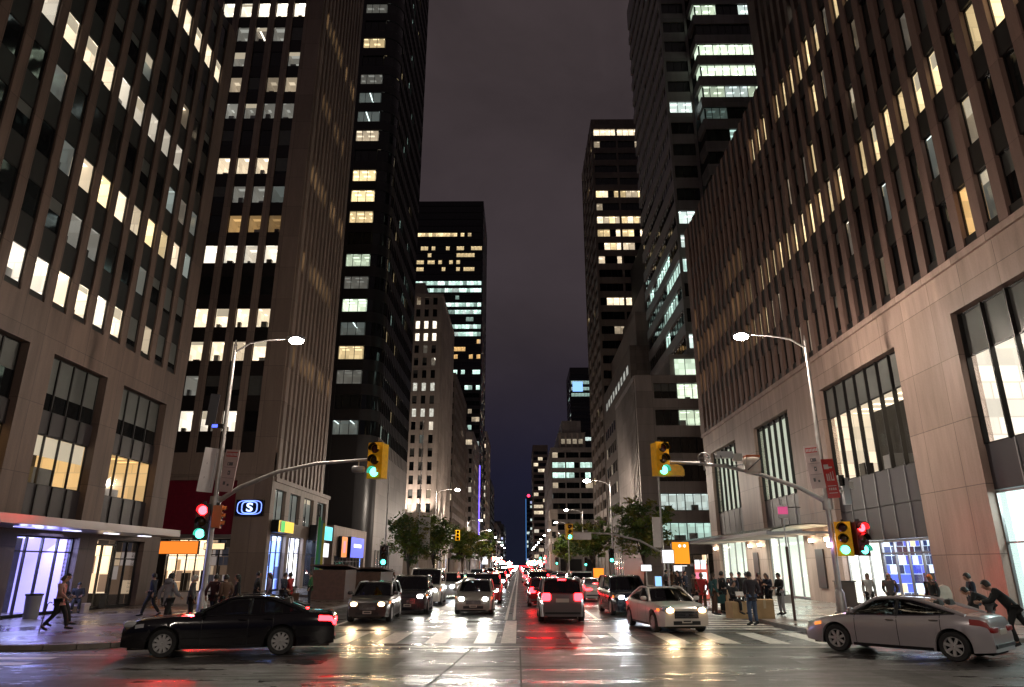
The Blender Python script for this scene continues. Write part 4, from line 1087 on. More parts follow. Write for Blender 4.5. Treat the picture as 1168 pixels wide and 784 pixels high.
# ------------------------------------------------------------------ street lamps
E_head = em('lamp_lens', (1, .93, .82), 90, (1, 1, 1))
LCOL = (1.0, .85, .70)
def street_lamp(label, x, y, H, reach, power=0, head_up=.35, group=None, base=True, name='street_lamp', n=10, lens=1.0):
    """reach: signed length of the arm along X"""
    t = thing(name, label, 'street lamp', (x, y, .14), 0, group)
    mb = MB(); mb.tube([(x, y, .14), (x, y, H * .5), (x, y, H)], [.13, .11, .075], M_steel, n)
    if base:
        mb.lathe([(.30, 0), (.30, .10), (.22, .14), (.20, .9), (.16, 1.0), (.13, 1.05)], (x, y, .14), (0, 0, 1), M_steel, 12)
        mb.lathe([(.09, 0), (.09, .05), (.05, .10), (.02, .3), (.0, .32)], (x, y, H), (0, 0, 1), M_steel, 8)
    mb.build('pole', t, angle=40)
    hx, hz = x + reach, H + head_up
    mb = MB(); mb.tube([(x, y, H - .35), (x + reach * .25, y, H + head_up * .35), (x + reach * .6, y, H + head_up * .85), (hx - math.copysign(.25, reach), y, hz)], [.05, .045, .04, .035], M_steel, 8); mb.build('arm', t, angle=40)
    mb = MB(); s = math.copysign(1, reach)
    mb.blob((hx + s * .15, y, hz + .02), (.95, .36, .26), M_alu, .7); mb.build('lamp_head', t, angle=60)
    mb = MB(); mb.blob((hx + s * .18, y, hz - .085), (.72 * lens, .44 * lens, .36 * lens), E_head, .9); mb.build('lamp_lens', t)
    if power: lamp('lamp_light', 'POINT', (hx + s * .18, y, hz - .30), power, LCOL, t, .16)
    return t
LW = 4200
street_lamp('street lamp over the left kerb on the pole with the two white signs', -13.7, 31.5, 12.3, 2.75, 1400)
street_lamp('street lamp over the right kerb on the pole carrying the red sign', 14.0, 32.0, 12.6, -2.9, 2700)
street_lamp('street lamp on a plain pole beside the trees behind the white car', 11.0, 84, 11.6, -2.6, 5000, lens=1.2)
LN = ['third', 'fourth', 'fifth', 'sixth', 'seventh', 'eighth', 'ninth', 'tenth', 'eleventh', 'twelfth', 'thirteenth', 'fourteenth']
for k in range(10):
    street_lamp('%s street lamp of the row along the right kerb' % LN[k], 11.0, 122 + 36 * k, 11.0, -2.6, 2600 if k < 5 else 0, group='row of street lamps along the right kerb', base=k < 2, n=6, lens=1.0)
street_lamp('street lamp among the trees along the left kerb', -10.9, 92, 11.4, 2.6, 5000)
street_lamp('farther street lamp past the trees on the left kerb', -10.9, 150, 11.0, 2.6, 6500)
for k in range(5): street_lamp('%s street lamp of the row far down the left kerb' % LN[k], -10.9, 196 + 50 * k, 11, 2.6, 6000 if k < 3 else 0, group='row of street lamps far down the left kerb', base=False, n=6, lens=1.0)
# the near side of the crossing, behind the photographer, carries the same pair of lamps
street_lamp('street lamp on the near left corner beside the crossing', -13.2, -4, 12.3, 2.8, 1700)
street_lamp('street lamp on the near right corner beside the crossing', 13.2, -4, 12.3, -2.8, 4200)

# ------------------------------------------------------------------ traffic signals
M_yel = mat('signal_yellow', (0.95, 0.50, 0.003), 0.4, var=.12, scale=6, coat=.2)
M_sblk = mat('signal_black', (0.015, 0.012, 0.012), 0.4)
E_g, E_r, E_a = em('lens_green', (.09, 1.0, .66), 5), em('lens_red', (1, .006, .008), 60), em('lens_amber', (1, .4, .03), 4)
O_r, O_a, O_g = mat('dull_red_lens', (.05, .008, .006), .2), mat('dull_amber_lens', (.05, .025, .006), .2), mat('dull_green_lens', (.006, .03, .02), .2)
def signal(label, c, rz, h=1.5, w=.6, d=.5, lit='g', col=None, on_pole=False, group=None, beam=0, name='traffic_light'):
    """front faces local -Y before the turn rz"""
    col = col or M_yel
    t = thing(name, label, 'traffic light', (c[0], c[1], c[2] - h / 2), rz, group)
    M = mtx(c, rz)
    mb = MB(); mb.box(-w / 2, w / 2, -d / 2, d / 2, -h / 2, h / 2, col, M)
    mb.box(-w / 2 - .03, w / 2 + .03, -d / 2 - .02, -d / 2 + .05, -h / 2 - .03, h / 2 + .03, col, M)
    mb.box(-.06, .06, -.06, .06, h / 2, h / 2 + .14, M_sblk, M)
    mb.build('housing', t)
    r = min(h / 6 * .78, w * .40)
    for k, (on, off, ch) in enumerate(((E_r, O_r, 'r'), (E_a, O_a, 'a'), (E_g, O_g, 'g'))):
        z = h / 3 * (1 - k)
        o = M @ Vector((0, -d / 2 - .025, z)); ax = (M.to_3x3() @ Vector((0, -1, 0)))
        mb = MB(); mb.lathe([(r, 0), (r * .95, .03), (r * .6, .055), (.001, .065)], o, ax, on if ch in lit else off, 18); mb.build('lens', t)
        mb = MB(); a = [PI * (-.08 + 1.16 * i / 12) for i in range(13)]
        mb.grid([[M @ Vector((math.cos(q) * r * 1.12, -d / 2 - .02 - L_, z + math.sin(q) * r * 1.12)) for q in a] for L_ in (0, r * 1.35)], M_sblk, True)
        mb.grid([[M @ Vector((math.cos(q) * r * 1.2, -d / 2 - .02 - L_, z + math.sin(q) * r * 1.2)) for q in a] for L_ in (0, r * 1.35)], col, True)
        mb.build('visor', t)
        if ch in lit and beam and not (ch == 'g' and 'r' in lit): lamp('lens_light', 'SPOT', M @ Vector((0, -d / 2 - .12, z)), beam, (1, .01, .015) if ch == 'r' else (.03, 1, .62), t, .12, (rad(-58), 0, rz), 64, .9)
    return t
def mast(label, pts, rr, name='mast_arm'):
    t = thing(name, label, 'mast arm', pts[0])
    mb = MB(); mb.tube(pts, rr, M_steel, 10); mb.build('arm', t, angle=40)
    mb = MB(); a = Vector(pts[0]); mb.lathe([(.24, -.3), (.24, .3)], a, (0, 0, 1), M_steel, 10); mb.lathe([(.24, 0), (.0, .001)], a + Vector((0, 0, .3)), (0, 0, 1), M_steel, 10); mb.build('clamp', t, angle=40)
    return t
Yl = 31.2
mast('curved steel signal arm reaching right from the pole with two white signs', [(-13.7, 31.5, 4.85), (-12.6, 31.4, 5.55), (-11, 31.3, 6.2), (-9.2, Yl, 6.58), (-6.6, Yl, 6.78)], [.11, .10, .09, .08, .06])
signal('yellow traffic light showing green at the end of the left arm', (-6.38, Yl, 6.68), rad(-16), 1.55, .66, .62, 'g', beam=160)
x, z = AY(409, 533, Yl)
t = thing('traffic_camera', 'small grey camera box under the left signal arm', 'camera', (x, Yl, z)); mb = MB(); mb.blob((x, Yl, z - .1), (.62, .3, .3), M_alu, .5); mb.build('body', t, angle=50); mb = MB(); mb.tube([(x, Yl, z), (x, Yl, 6.75)], .03, M_steel, 6); mb.build('bracket', t)
Yr = 31.8
xr, zr = AY(752, 524, Yr)
mast('curved steel signal arm reaching left from the pole with the red sign', [(14.0, 32, 4.9), (12.8, 31.9, 5.55), (11.2, 31.85, 6.1), (9.6, Yr, 6.5), (8.2, Yr, 6.66), (xr + .3, Yr, 6.72)], [.11, .10, .09, .08, .07, .06])
signal('yellow traffic light showing green at the end of the right arm', (xr + .03, Yr, zr - .02), rad(20), 1.5, .62, .5, 'g', beam=160)
x, z = AY(770, 537, Yr)
t = thing('signal_backplate', 'rounded yellow side lamp hood beside the right arm traffic light', 'traffic light', (x, Yr, z - .3))
mb = MB(); mb.prism([(-.42, -.24), (.38, -.24), (.38, .02), (.28, .19), (.1, .26), (-.42, .26)], (x, Yr + .2, z), (1, 0, 0), (0, 0, 1), (0, -1, 0), .4, M_yel); mb.build('hood', t)
# gear on the right arm
x, z = AY(802, 523, Yr)
t = thing('detector_ring', 'round wire hoop detector on the right signal arm', 'detector', (x, Yr - .1, z - .2)); mb = MB(); mb.tube([(x + .26 * math.cos(q), Yr - .12, z + .24 * math.sin(q)) for q in [2 * PI * i / 20 for i in range(21)]], .035, M_steel, 6); mb.tube([(x - .22, Yr - .12, z), (x + .22, Yr - .12, z)], .02, M_steel, 6); mb.tube([(x, Yr - .12, z - .22), (x, Yr - .12, z + .22)], .02, M_steel, 6); mb.build('hoop', t)
mb = MB(); mb.tube([(x, Yr - .05, z - .2), (x, Yr - .05, z - .55)], .03, M_steel, 6); mb.build('stem', t)
x, z = AY(833, 523, Yr)
t = thing('traffic_camera', 'long grey camera housing with hanging cable on the right signal arm', 'camera', (x, Yr, z)); mb = MB()
mb.box(x - .65, x + .1, Yr - .2, Yr + .2, z + .02, z + .3, M_alu); mb.box(x + .12, x + .5, Yr - .16, Yr + .16, z - .12, z + .2, mat('pale_grey_case', (.5, .48, .45), .4)); mb.build('housing', t)
mb = MB(); mb.tube([(x - .5, Yr - .22, z + .1), (x - .42, Yr - .24, z - .25), (x - .1, Yr - .24, z - .38), (x + .5, Yr - .2, z - .3)], .025, M_black, 6); mb.build('cable', t)
x, z = AY(857, 531, Yr)
t = thing('signal_cluster', 'pale plastic wrapped signal head hanging on the right arm', 'traffic light', (x, Yr, z - .4)); mb = MB(); mb.blob((x, Yr - .1, z), (.75, .5, .8), mat('pale_plastic', (.55, .48, .42), .25), .45); mb.box(x - .3, x + .34, Yr - .3, Yr + .1, z + .34, z + .44, mat('orange_cap', (.6, .13, .04), .4)); mb.build('wrap', t, angle=50)
mb = MB(); mb.tube([(x - .3, Yr - .37, z - .25), (x + .3, Yr - .37, z + .25)], .03, M_sblk, 6); mb.build('strap', t)
# low signals on the poles
signal('dark low signal on the left pole showing red above green', (-14.0, 31.15, 4.0), rad(12), 1.5, .5, .34, 'rg', M_sblk, beam=800)
signal('orange sided low signal turned away on the left pole', (-13.45, 31.3, 4.25), rad(105), .95, .4, .36, '', mat('signal_orange', (.55, .14, .02), .35))
signal('yellow low signal on the right pole facing left with green lit', (14.45, 31.75, 3.3), rad(-30), 1.4, .6, .55, 'g')
signal('dark low signal beside the yellow one on the right pole showing red and green', (15.0, 31.5, 3.3), rad(14), 1.4, .5, .36, 'rg', mat('signal_maroon', (.09, .010, .012), .4), beam=800)
mb = MB(); mb.blob((13.75, 31.8, 3.05), (.18, .18, .2), em('violet_lamp', (.8, .45, 1), 18)); tag(mb.build('pole_lamp'), 'small violet lamp on the right pole left of the low signals', 'lamp')

# ------------------------------------------------------------------ signs on the poles
M_sw = mat('plate_white', (.52, .48, .48), .4, var=.06); M_sp = mat('plate_pale', (.50, .38, .37), .4, var=.06); M_sr = mat('sign_red_paint', (.42, .018, .016), .38, var=.08)
M_mark = mat('faded_mark', (.10, .09, .10), .5)
def plate(name, label, c, w, h, rz, face, parts, tilt=0.0, cat='sign'):
    """parts: (x0, x1, z0, z1, material) in fractions of the plate"""
    t = thing(name, label, cat, (c[0], c[1], c[2] - h / 2), rz)
    M = mtx(c, rz) @ Matrix.Rotation(tilt, 4, 'Y')
    mb = MB(); mb.box(-w / 2, w / 2, -.02, .02, -h / 2, h / 2, face, M)
    for k, (a, b_, e_, g_, m) in enumerate(parts): mb.box(w * (a - .5), w * (b_ - .5), -.026 - .0007 * k, -.021, h * (e_ - .5), h * (g_ - .5), m, M)
    mb.build('plate', t)
    mb = MB(); mb.box(-.05, .05, .021, .16, -.1, .1, M_steel, M); mb.build('bracket', t)
    return t
c = AY(238, 536, 31.4); plate('street_sign', 'blank pale metal sign left of the left pole, edge bracket showing', (c[0], 31.4, c[1]), .66, 2.0, rad(24), M_sw, [(.80, .86, .1, .9, M_alu), (.3, .33, .3, .34, M_mark), (.3, .33, .62, .66, M_mark)], rad(4))
marks = [(.08, .92, .80, .97, M_sp), (.1, .9, .83, .95, M_sr)] + [(.14 + .1 * i, .20 + .1 * i, .855, .925, M_sw) for i in range(8)] + [(.30, .70, .62, .70, M_mark), (.36, .42, .635, .685, M_sp), (.1, .9, .575, .582, M_mark), (.45, .62, .40, .50, M_mark), (.50, .56, .43, .47, M_sp), (.1, .9, .32, .327, M_mark), (.25, .4, .16, .24, M_mark), (.55, .68, .14, .19, M_mark)]
c = AY(261, 537, 31.4); plate('parking_sign', 'pale parking sign with red header on the right side of the left pole', (c[0] + .02, 31.4, c[1]), .72, 1.9, rad(-14), M_sp, marks, rad(5))
c = AY(245, 468, 31.4); plate('street_sign', 'dark blank sign panel high on the left pole', (c[0] - .05, 31.3, c[1]), .42, 1.5, rad(10), mat('dark_plate', (.03, .028, .033), .4), [], rad(3))
c = AY(249, 487, 31.3); t = thing('blue_light', 'little blue lit device high on the left pole', 'device', (c[0], 31.2, c[1])); mb = MB(); mb.box(c[0] - .22, c[0] + .3, 31.1, 31.3, c[1] - .1, c[1] + .1, M_sblk); mb.box(c[0] - .2, c[0] + .05, 31.08, 31.098, c[1] - .07, c[1] + .07, em('device_blue', (.08, .12, 1), 2)); mb.build('case', t)
c = AY(928, 533, 31.8); plate('parking_sign', 'tall pale parking sign with red lettering left of the red sign', (c[0], 31.7, c[1]), .62, 1.95, rad(-16), M_sp, marks, rad(-4))
c = AY(946, 546, 31.7)
redm = [(.12, .52, .74, .86, M_sw), (.5, .8, .76, .80, M_sw), (.2, .30, .44, .62, M_sp), (.36, .46, .44, .62, M_sp), (.54, .62, .44, .66, M_sp), (.62, .80, .44, .48, M_sp), (.74, .80, .48, .68, M_sp), (.15, .85, .30, .315, M_sw), (.2, .28, .2, .26, M_sp), (.34, .46, .2, .26, M_sp), (.52, .64, .2, .26, M_sp), (.70, .8, .2, .26, M_sp), (.15, .85, .12, .135, M_sw)]
plate('red_sign', 'bright red sign with white marks on the right pole', (c[0] + .02, 31.65, c[1]), .58, 1.75, rad(6), M_sr, redm, rad(-4))
for (px, py, w, h, m, l) in ((966, 560, .3, 1.2, M_alu, 'tall narrow grey cabinet'), (960, 548, .26, .5, M_sblk, 'short dark box'), (971, 553, .2, .3, mat('pale_case', (.45, .47, .45), .4), 'little pale box')):
    c = AY(px, py, 32.2); t = thing('pole_cabinet', l + ' on the back of the right pole', 'cabinet', (c[0], 32.3, c[1] - h / 2)); mb = MB(); mb.box(c[0] - w / 2, c[0] + w / 2, 32.2, 32.45, c[1] - h / 2, c[1] + h / 2, m); mb.build('case', t); mb = MB(); mb.box(c[0] - w / 2 - .12, c[0] - w / 2 - .002, 32.28, 32.34, c[1] - .05, c[1] + .05, M_steel); mb.build('bracket', t)
# thin post with pink sign
gx, gy = G(907, 708, .14)
t = thing('sign_post', 'thin brown post with a small pink sign on the right pavement', 'sign post', (gx, gy, .14)); c = AY(905, 584, gy)
mb = MB(); mb.tube([(gx, gy, .14), (gx, gy, 2.9)], .06, mat('rusty_post', (.10, .06, .05), .6), 8); mb.build('post', t)
mb = MB(); mb.tube([(gx, gy, 2.9), (gx, gy, c[1] + .5)], .032, M_steel, 6); mb.build('extension', t)
mb = MB(); mb.box(gx - .22, gx + .22, gy - .06, gy - .035, c[1] - .25, c[1] + .25, M_sw); mb.box(gx - .20, gx + .20, gy - .066, gy - .0605, c[1] - .1, c[1] + .2, em('pink_face', (1, .12, .35), .35, (.6, .1, .25))); mb.build('sign_plate', t)
mb = MB(); mb.tube([(gx + .035, gy, c[1] + .18), (gx + .75, gy, c[1] + .18)], .025, M_black, 6); mb.build('bracket', t)

# ------------------------------------------------------------------ farther signals, poles and signs
def side_pole(label, x, y, H, arm_to=None, arm_z=None, name='signal_pole', r=.10, banner=None):
    t = thing(name, label, 'pole', (x, y, .14))
    mb = MB(); mb.tube([(x, y, .14), (x, y, H)], [r, r * .7], M_steel, 8); mb.build('pole', t, angle=40)
    if arm_to is not None:
        mb = MB(); mb.tube([(x, y, arm_z - 1.6), (x + (arm_to - x) * .25, y, arm_z - .65), (x + (arm_to - x) * .55, y, arm_z - .15), (arm_to, y, arm_z)], [.09, .08, .07, .05], M_steel, 8); mb.build('arm', t, angle=40)
    if banner:
        a, b_, z0, z1 = banner; mb = MB(); mb.box(a, b_, y - .03, y + .03, z0, z1, M_sw); mb.build('banner', t)
    return t
Y2 = 56.0
x0, _ = AY(757, 640, Y2); xa, za = AY(652, 607, Y2); bz = AY(749, 605, Y2)
side_pole('leaning grey signal pole with white banner behind the white car', x0, Y2, AY(757, 545, Y2)[1], xa, za, banner=(bz[0] - .32, bz[0] + .32, bz[1] - 1.3, bz[1] + 1.0))
signal('small yellow signal at the tip of the farther right arm', (xa - .25, Y2 - .3, za), rad(15), 1.15, .5, .4, 'g')
c = AY(659, 612, Y2); plate('street_sign', 'blank white street name plate on the farther right arm', (c[0] + .3, Y2 - .2, c[1]), 1.5, .5, 0, M_sw, [])
c = AY(697, 634, 84); signal('green lit signal on the plain lamp pole beside the trees', (c[0], 83.7, c[1]), 0, 1.5, .6, .45, 'g', M_sblk, beam=200)
c = AY(439, 634, 58); side_pole('thin tall grey pole carrying a green signal, left kerb', c[0], 58, AY(438, 540, 58)[1], r=.08)
signal('green lit signal on the thin tall pole at the left kerb', (c[0], 57.7, c[1]), 0, 1.5, .6, .45, 'g', M_sblk)
c = AY(484, 608, 70); t = thing('banner_pole', 'slim pole with a white banner in front of the left trees', 'pole', (c[0] - .45, 70, .14)); mb = MB(); mb.tube([(c[0] - .55, 70, .14), (c[0] - .55, 70, 16.5)], [.08, .05], M_steel, 8); mb.build('pole', t); mb = MB(); mb.box(c[0] - .5, c[0] + .55, 69.97, 70.03, c[1] - 1.5, c[1] + 1.5, M_sw); mb.build('banner', t)
c = AY(520, 611, 96); xp = -10.6
side_pole('grey signal pole with long arm in the left trees', xp, 96, 9, c[0], c[1] + .1)
signal('small yellow signal at the tip of the arm in the left trees', (c[0] + .3, 95.6, c[1]), 0, 1.3, .5, .4, '')
c = AY(523, 633, 150); side_pole('far left signal pole with teal lit arm', -10.6, 150.5, 8, c[0] + 6, c[1] + 3)
signal('green lit signal far along the left kerb', (c[0], 149.8, c[1]), 0, 1.6, .7, .45, 'g', M_sblk)
for i, (px, py, Y) in enumerate(((635, 640, 210), (668, 641, 180), (627, 632, 260))):
    c = AY(px, py, Y); t = signal(['green signal low between the lamp rows far down the street', 'green signal seen under the right hand trees', 'teal green signal highest of the far cluster'][i], (c[0], Y, c[1]), 0, 2.0, .9, .5, 'g', M_sblk)
    side_pole(['pole of the green signal low between the lamp rows', 'pole of the green signal under the right hand trees', 'pole of the highest far green signal'][i], c[0], Y + .4, c[1] + 1.3, r=.12)
# signs and kiosks beyond the white car on the right
def kiosk(name, label, px, py0, py1, w, Y, m, cat='sign', d=.3, legs=True, extra=None):
    x, zb = AY(px, py1, Y); zt = AY(px, py0, Y)[1]
    t = thing(name, label, cat, (x, Y, .14))
    mb = MB(); mb.box(x - w / 2, x + w / 2, Y - d / 2, Y + d / 2, max(zb, .15), zt, M_sblk); mb.build('cabinet', t)
    mb = MB(); mb.face([(x - w / 2 + .04, Y - d / 2 - .01, max(zb, .15) + .04), (x + w / 2 - .04, Y - d / 2 - .01, max(zb, .15) + .04), (x + w / 2 - .04, Y - d / 2 - .01, zt - .04), (x - w / 2 + .04, Y - d / 2 - .01, zt - .04)], m)
    if extra: extra(mb, x, Y - d / 2 - .015, max(zb, .15), zt, w)
    mb.build('face', t)
    if legs and zb > .3: mb = MB(); mb.tube([(x, Y, .14), (x, Y, zb)], .06, M_steel, 6); mb.build('post', t)
    return t
kiosk('lit_sign', 'square white lit sign left of the orange sign', 762, 627, 643, .82, 48, E_wh)
def ors(mb, x, y, z0, z1, w):
    for i in range(2): mb.lathe([(.10, 0), (.0, .0)], (x - .05 + .32 * i, y, z1 - .28), (0, -1, 0), E_wh, 12)
kiosk('lit_sign', 'large orange lit sign with two white dots above the pavement crowd', 777, 618, 644, 1.2, 48.3, em('sign_deep_orange', (1, .33, .01), .75), extra=ors)
kiosk('lit_sign', 'wide white lit sign below the orange sign', 776, 644.5, 652.5, .95, 47.5, E_wh)
kiosk('lit_sign', 'small white lit sign left of the leaning signal pole', 737, 644, 652, .95, 62, E_wh)
def posters(mb, x, y, z0, z1, w):
    for i in range(3):
        for j in range(2): mb.face([(x - w * .4 + j * w * .42, y, z0 + .3 + i * .75), (x - w * .06 + j * w * .42, y, z0 + .3 + i * .75), (x - w * .06 + j * w * .42, y, z0 + .85 + i * .75), (x - w * .4 + j * w * .42, y, z0 + .85 + i * .75)], R.choice((E_wh, M_sr, E_pk)))
kiosk('poster_kiosk', 'red poster covered kiosk beside the pavement crowd', 801, 643, 694, .9, 46, em('poster_red', (1, .20, .14), .28), 'kiosk', .9, False, posters)
kiosk('dark_kiosk', 'dark tall kiosk left of the red poster kiosk', 789, 646, 692, .7, 46.2, M_bronze, 'kiosk', .9, False)
kiosk('lit_screen', 'blue white lit screen stand under the leaning signal pole', 751, 657, 670, .6, 58, em('screen_blue', (.3, .6, 1), .9), 'screen')
kiosk('lit_sign', 'orange lit sign on a post under the right hand trees', 683, 648, 661, 1.5, 100, em('sign_orange2', (1, .25, .02), 1.2))
kiosk('lit_screen', 'pale lit bus shelter panel far along the left kerb', 553, 632, 644, 1.5, 170, E_wh, 'screen')
# a utility box and bins on the right corner
t = thing('utility_box', 'brown utility box beside the right signal pole', 'utility box', (15.3, 34.2, .14)); mb = MB(); mb.box(14.9, 15.6, 33.9, 34.5, .14, 1.45, mat('brown_box', (.10, .075, .06), .5, var=.2)); mb.box(14.85, 15.65, 33.85, 34.55, 1.452, 1.5, M_spand); mb.build('cabinet', t); mb = MB(); mb.box(14.97, 15.53, 33.88, 33.895, .25, 1.35, mat('brown_door', (.085, .062, .05), .5)); mb.build('door', t)
# cardboard boxes the crowd stands around
M_card = mat('cardboard', (.42, .27, .13), .7, var=.15, scale=3, bump=.2, bscale=8); M_tape = mat('packing_tape', (.50, .40, .26), .3)
def carton(label, px, py, w, d, h, rz=0.0):
    x, y = G(px, py, .14); t = thing('cardboard_box', label, 'box', (x, y + d / 2, .142), rz); M = mtx((x, y + d / 2, .142), rz)
    mb = MB(); mb.box(-w / 2, w / 2, -d / 2, d / 2, 0, h, M_card, M); mb.box(-.05, .05, -d / 2 - .004, d / 2 + .004, h * .55, h + .004, M_tape, M); mb.build('carton', t)
    mb = MB(); mb.hexa([M @ Vector(p) for p in ((-w / 2, -d / 2, h + .006), (w / 2, -d / 2, h + .006), (w / 2, -.01, h + .03), (-w / 2, -.01, h + .03), (-w / 2, -d / 2, h + .014), (w / 2, -d / 2, h + .014), (w / 2, -.01, h + .038), (-w / 2, -.01, h + .038))], M_card); mb.build('flap', t)
    return x, y
BX = carton('big cardboard box with white printed side, left of the man in jeans', 846, 706, .78, .7, .62, rad(8))
carton('plain big cardboard box right of the man in jeans', 875, 706, .72, .7, .70, rad(-6))
carton('cardboard box standing behind the seated person', 832, 699, .42, .6, .9, rad(3))
# outdoor dining sheds by the left kerb
M_wood = mat('dark_brown_wood', (.09, .045, .03), .6, var=.3, scale=4)
def shed(label, px, py, w, d, h, Y):
    x, _ = AY(px, py, Y); t = thing('dining_shed', label, 'shed', (x, Y, .02)); mb = MB()
    mb.box(x - w / 2, x + w / 2, Y - d / 2, Y - d / 2 + .1, .02, h, M_wood); mb.box(x - w / 2, x + w / 2, Y + d / 2 - .1, Y + d / 2, .02, h, M_wood); mb.box(x - w / 2, x - w / 2 + .1, Y - d / 2 + .101, Y + d / 2 - .101, .02, h, M_wood); mb.box(x + w / 2 - .1, x + w / 2, Y - d / 2 + .101, Y + d / 2 - .101, .02, h, M_wood)
    mb.build('wall', t); mb = MB()
    mb.hexa([(x - w / 2 - .15, Y - d / 2 - .2, h + .25), (x + w / 2 + .15, Y - d / 2 - .2, h + .25), (x + w / 2 + .15, Y + d / 2 + .1, h + .002), (x - w / 2 - .15, Y + d / 2 + .1, h + .002), (x - w / 2 - .15, Y - d / 2 - .2, h + .33), (x + w / 2 + .15, Y - d / 2 - .2, h + .33), (x + w / 2 + .15, Y + d / 2 + .1, h + .08), (x - w / 2 - .15, Y + d / 2 + .1, h + .08)], M_wood); mb.build('roof', t)
shed('dark wooden dining shed near the striped feather banner', 381, 670, 2.1, 3.0, 1.9, 47); shed('long low wooden dining shed behind the grey hatchback', 417, 665, 3.2, 5.0, 1.7, 55)
t = thing('dark_planter', 'low granite planter wall by the left office block', 'planter', (-18.8, 41, .14)); mb = MB(); mb.box(-20.3, -17.0, 40.8, 42.2, .14, .75, ST_L4); mb.box(-20.2, -17.1, 40.9, 42.1, .752, .78, M_tar); mb.build('wall', t)
# bollards and bins, left corner
for i, (px, py, l) in enumerate(((34, 706, 'grey steel litter bin left of the blue lit entrance'), (330, 690, 'grey steel litter bin at the corner of the lit shop'))):
    x, y = G(px, py, .14); t = thing('litter_bin', l, 'bin', (x, y, .14)); mb = MB(); mb.lathe([(.0, 0), (.26, 0), (.30, .85), (.31, .9), (.24, .92), (.22, .8), (.0, .8)], (x, y, .14), (0, 0, 1), M_alu, 16); mb.build('bin_body', t, angle=40); mb = MB(); mb.lathe([(.33, .88), (.33, .95), (.27, .95)], (x, y, .14), (0, 0, 1), M_black, 16); mb.build('rim_band', t)

# ------------------------------------------------------------------ trees
M_bark = mat('tree_bark', (.075, .055, .04), .85, var=.3, scale=6, bump=.6, bscale=12)
def leafm(name, c): 
    m = mat(name, c, .5); 
    return m
LF = [leafm('leaf_a', (.085, .13, .016)), leafm('leaf_b', (.13, .17, .02)), leafm('leaf_c', (.05, .085, .014)), leafm('leaf_d', (.17, .15, .022))]
def tree(label, x, y, H, rx, rz_, n, seed, dens=1.0, ls=.22):
    rr = random.Random(seed); t = thing('street_tree', label, 'tree', (x, y, .14))
    mb = MB(); tips = []
    th = H * .36
    mb.tube([(x, y, .1), (x + .05, y, th * .5), (x + rr.uniform(-.15, .15), y + rr.uniform(-.15, .15), th)], [.17, .13, .11], M_bark, 8)
    for k in range(9):
        a = 2 * PI * k / 9 + rr.uniform(-.3, .3); l = rr.uniform(.5, 1.0); z1 = th + (H - th) * rr.uniform(.3, .95)
        e_ = Vector((x + math.cos(a) * rx * .75 * l, y + math.sin(a) * rx * .75 * l, z1)); m_ = Vector((x + math.cos(a) * rx * .3 * l, y + math.sin(a) * rx * .3 * l, th + (z1 - th) * .55))
        mb.tube([(x, y, th * .8), m_, e_], [.08, .05, .02], M_bark, 6); tips += [m_, e_, (m_ + e_) / 2]
        for q in range(2):
            e2 = e_ + Vector((rr.uniform(-.8, .8), rr.uniform(-.8, .8), rr.uniform(-.2, .8))); mb.tube([(m_ + e_) / 2, e2], [.03, .012], M_bark, 5); tips.append(e2)
    mb.build('trunk', t)
    mb = MB(); cz = th + (H - th) * .52
    cl = []
    while len(cl) < n:
        p = Vector((rr.uniform(-1, 1), rr.uniform(-1, 1), rr.uniform(-1, 1)))
        if .25 < p.length < 1: cl.append(Vector((x + p.x * rx, y + p.y * rx, cz + p.z * rz_)))
    cl += tips
    for c in cl:
        r0 = rr.uniform(.35, .75); m = rr.choice(LF)
        for q in range(int(46 * dens)):
            p = Vector((rr.gauss(0, .5), rr.gauss(0, .5), rr.gauss(0, .38))) * r0 + c
            u = Vector((rr.uniform(-1, 1), rr.uniform(-1, 1), rr.uniform(-.6, .6))).normalized(); w = u.cross(Vector((rr.uniform(-1, 1), rr.uniform(-1, 1), rr.uniform(-1, 1)))).normalized(); s = ls * rr.uniform(.5, 1.1)
            mb.face([p - u * s, p - w * s * .42, p + u * s, p + w * s * .42], m)
    mb.build('crown', t)
def tpos(px, Y): return AY(px, 645, Y)[0]
tree('small loose leafed street tree lit green, leftmost of the left kerb trees', tpos(466, 70), 70, 6.6, 2.3, 2.2, 40, 1, .9)
tree('larger yellow green street tree right of the white banner', tpos(494, 84), 84, 7.6, 2.5, 2.6, 60, 2, 1.0)
tree('dark dense street tree under the yellow signal arm, left kerb', tpos(527, 118), 118, 7.8, 3.0, 2.6, 75, 3, 1.0, .26)
tree('farther dark street tree under the violet lit tower', tpos(549, 165), 165, 9.0, 3.4, 3.0, 60, 4, .8, .34)
tree('tall dark street tree between the lamp pole and the leaning signal pole', tpos(735, 66), 66, 7.6, 2.6, 2.7, 75, 5, 1.0)
tree('broad green street tree left of the plain lamp pole', tpos(676, 108), 108, 8.6, 3.3, 2.9, 75, 6, 1.0, .26)
tree('dark street tree under the far lamps, right kerb', tpos(646, 165), 165, 9.0, 3.4, 3.0, 60, 7, .8, .34)
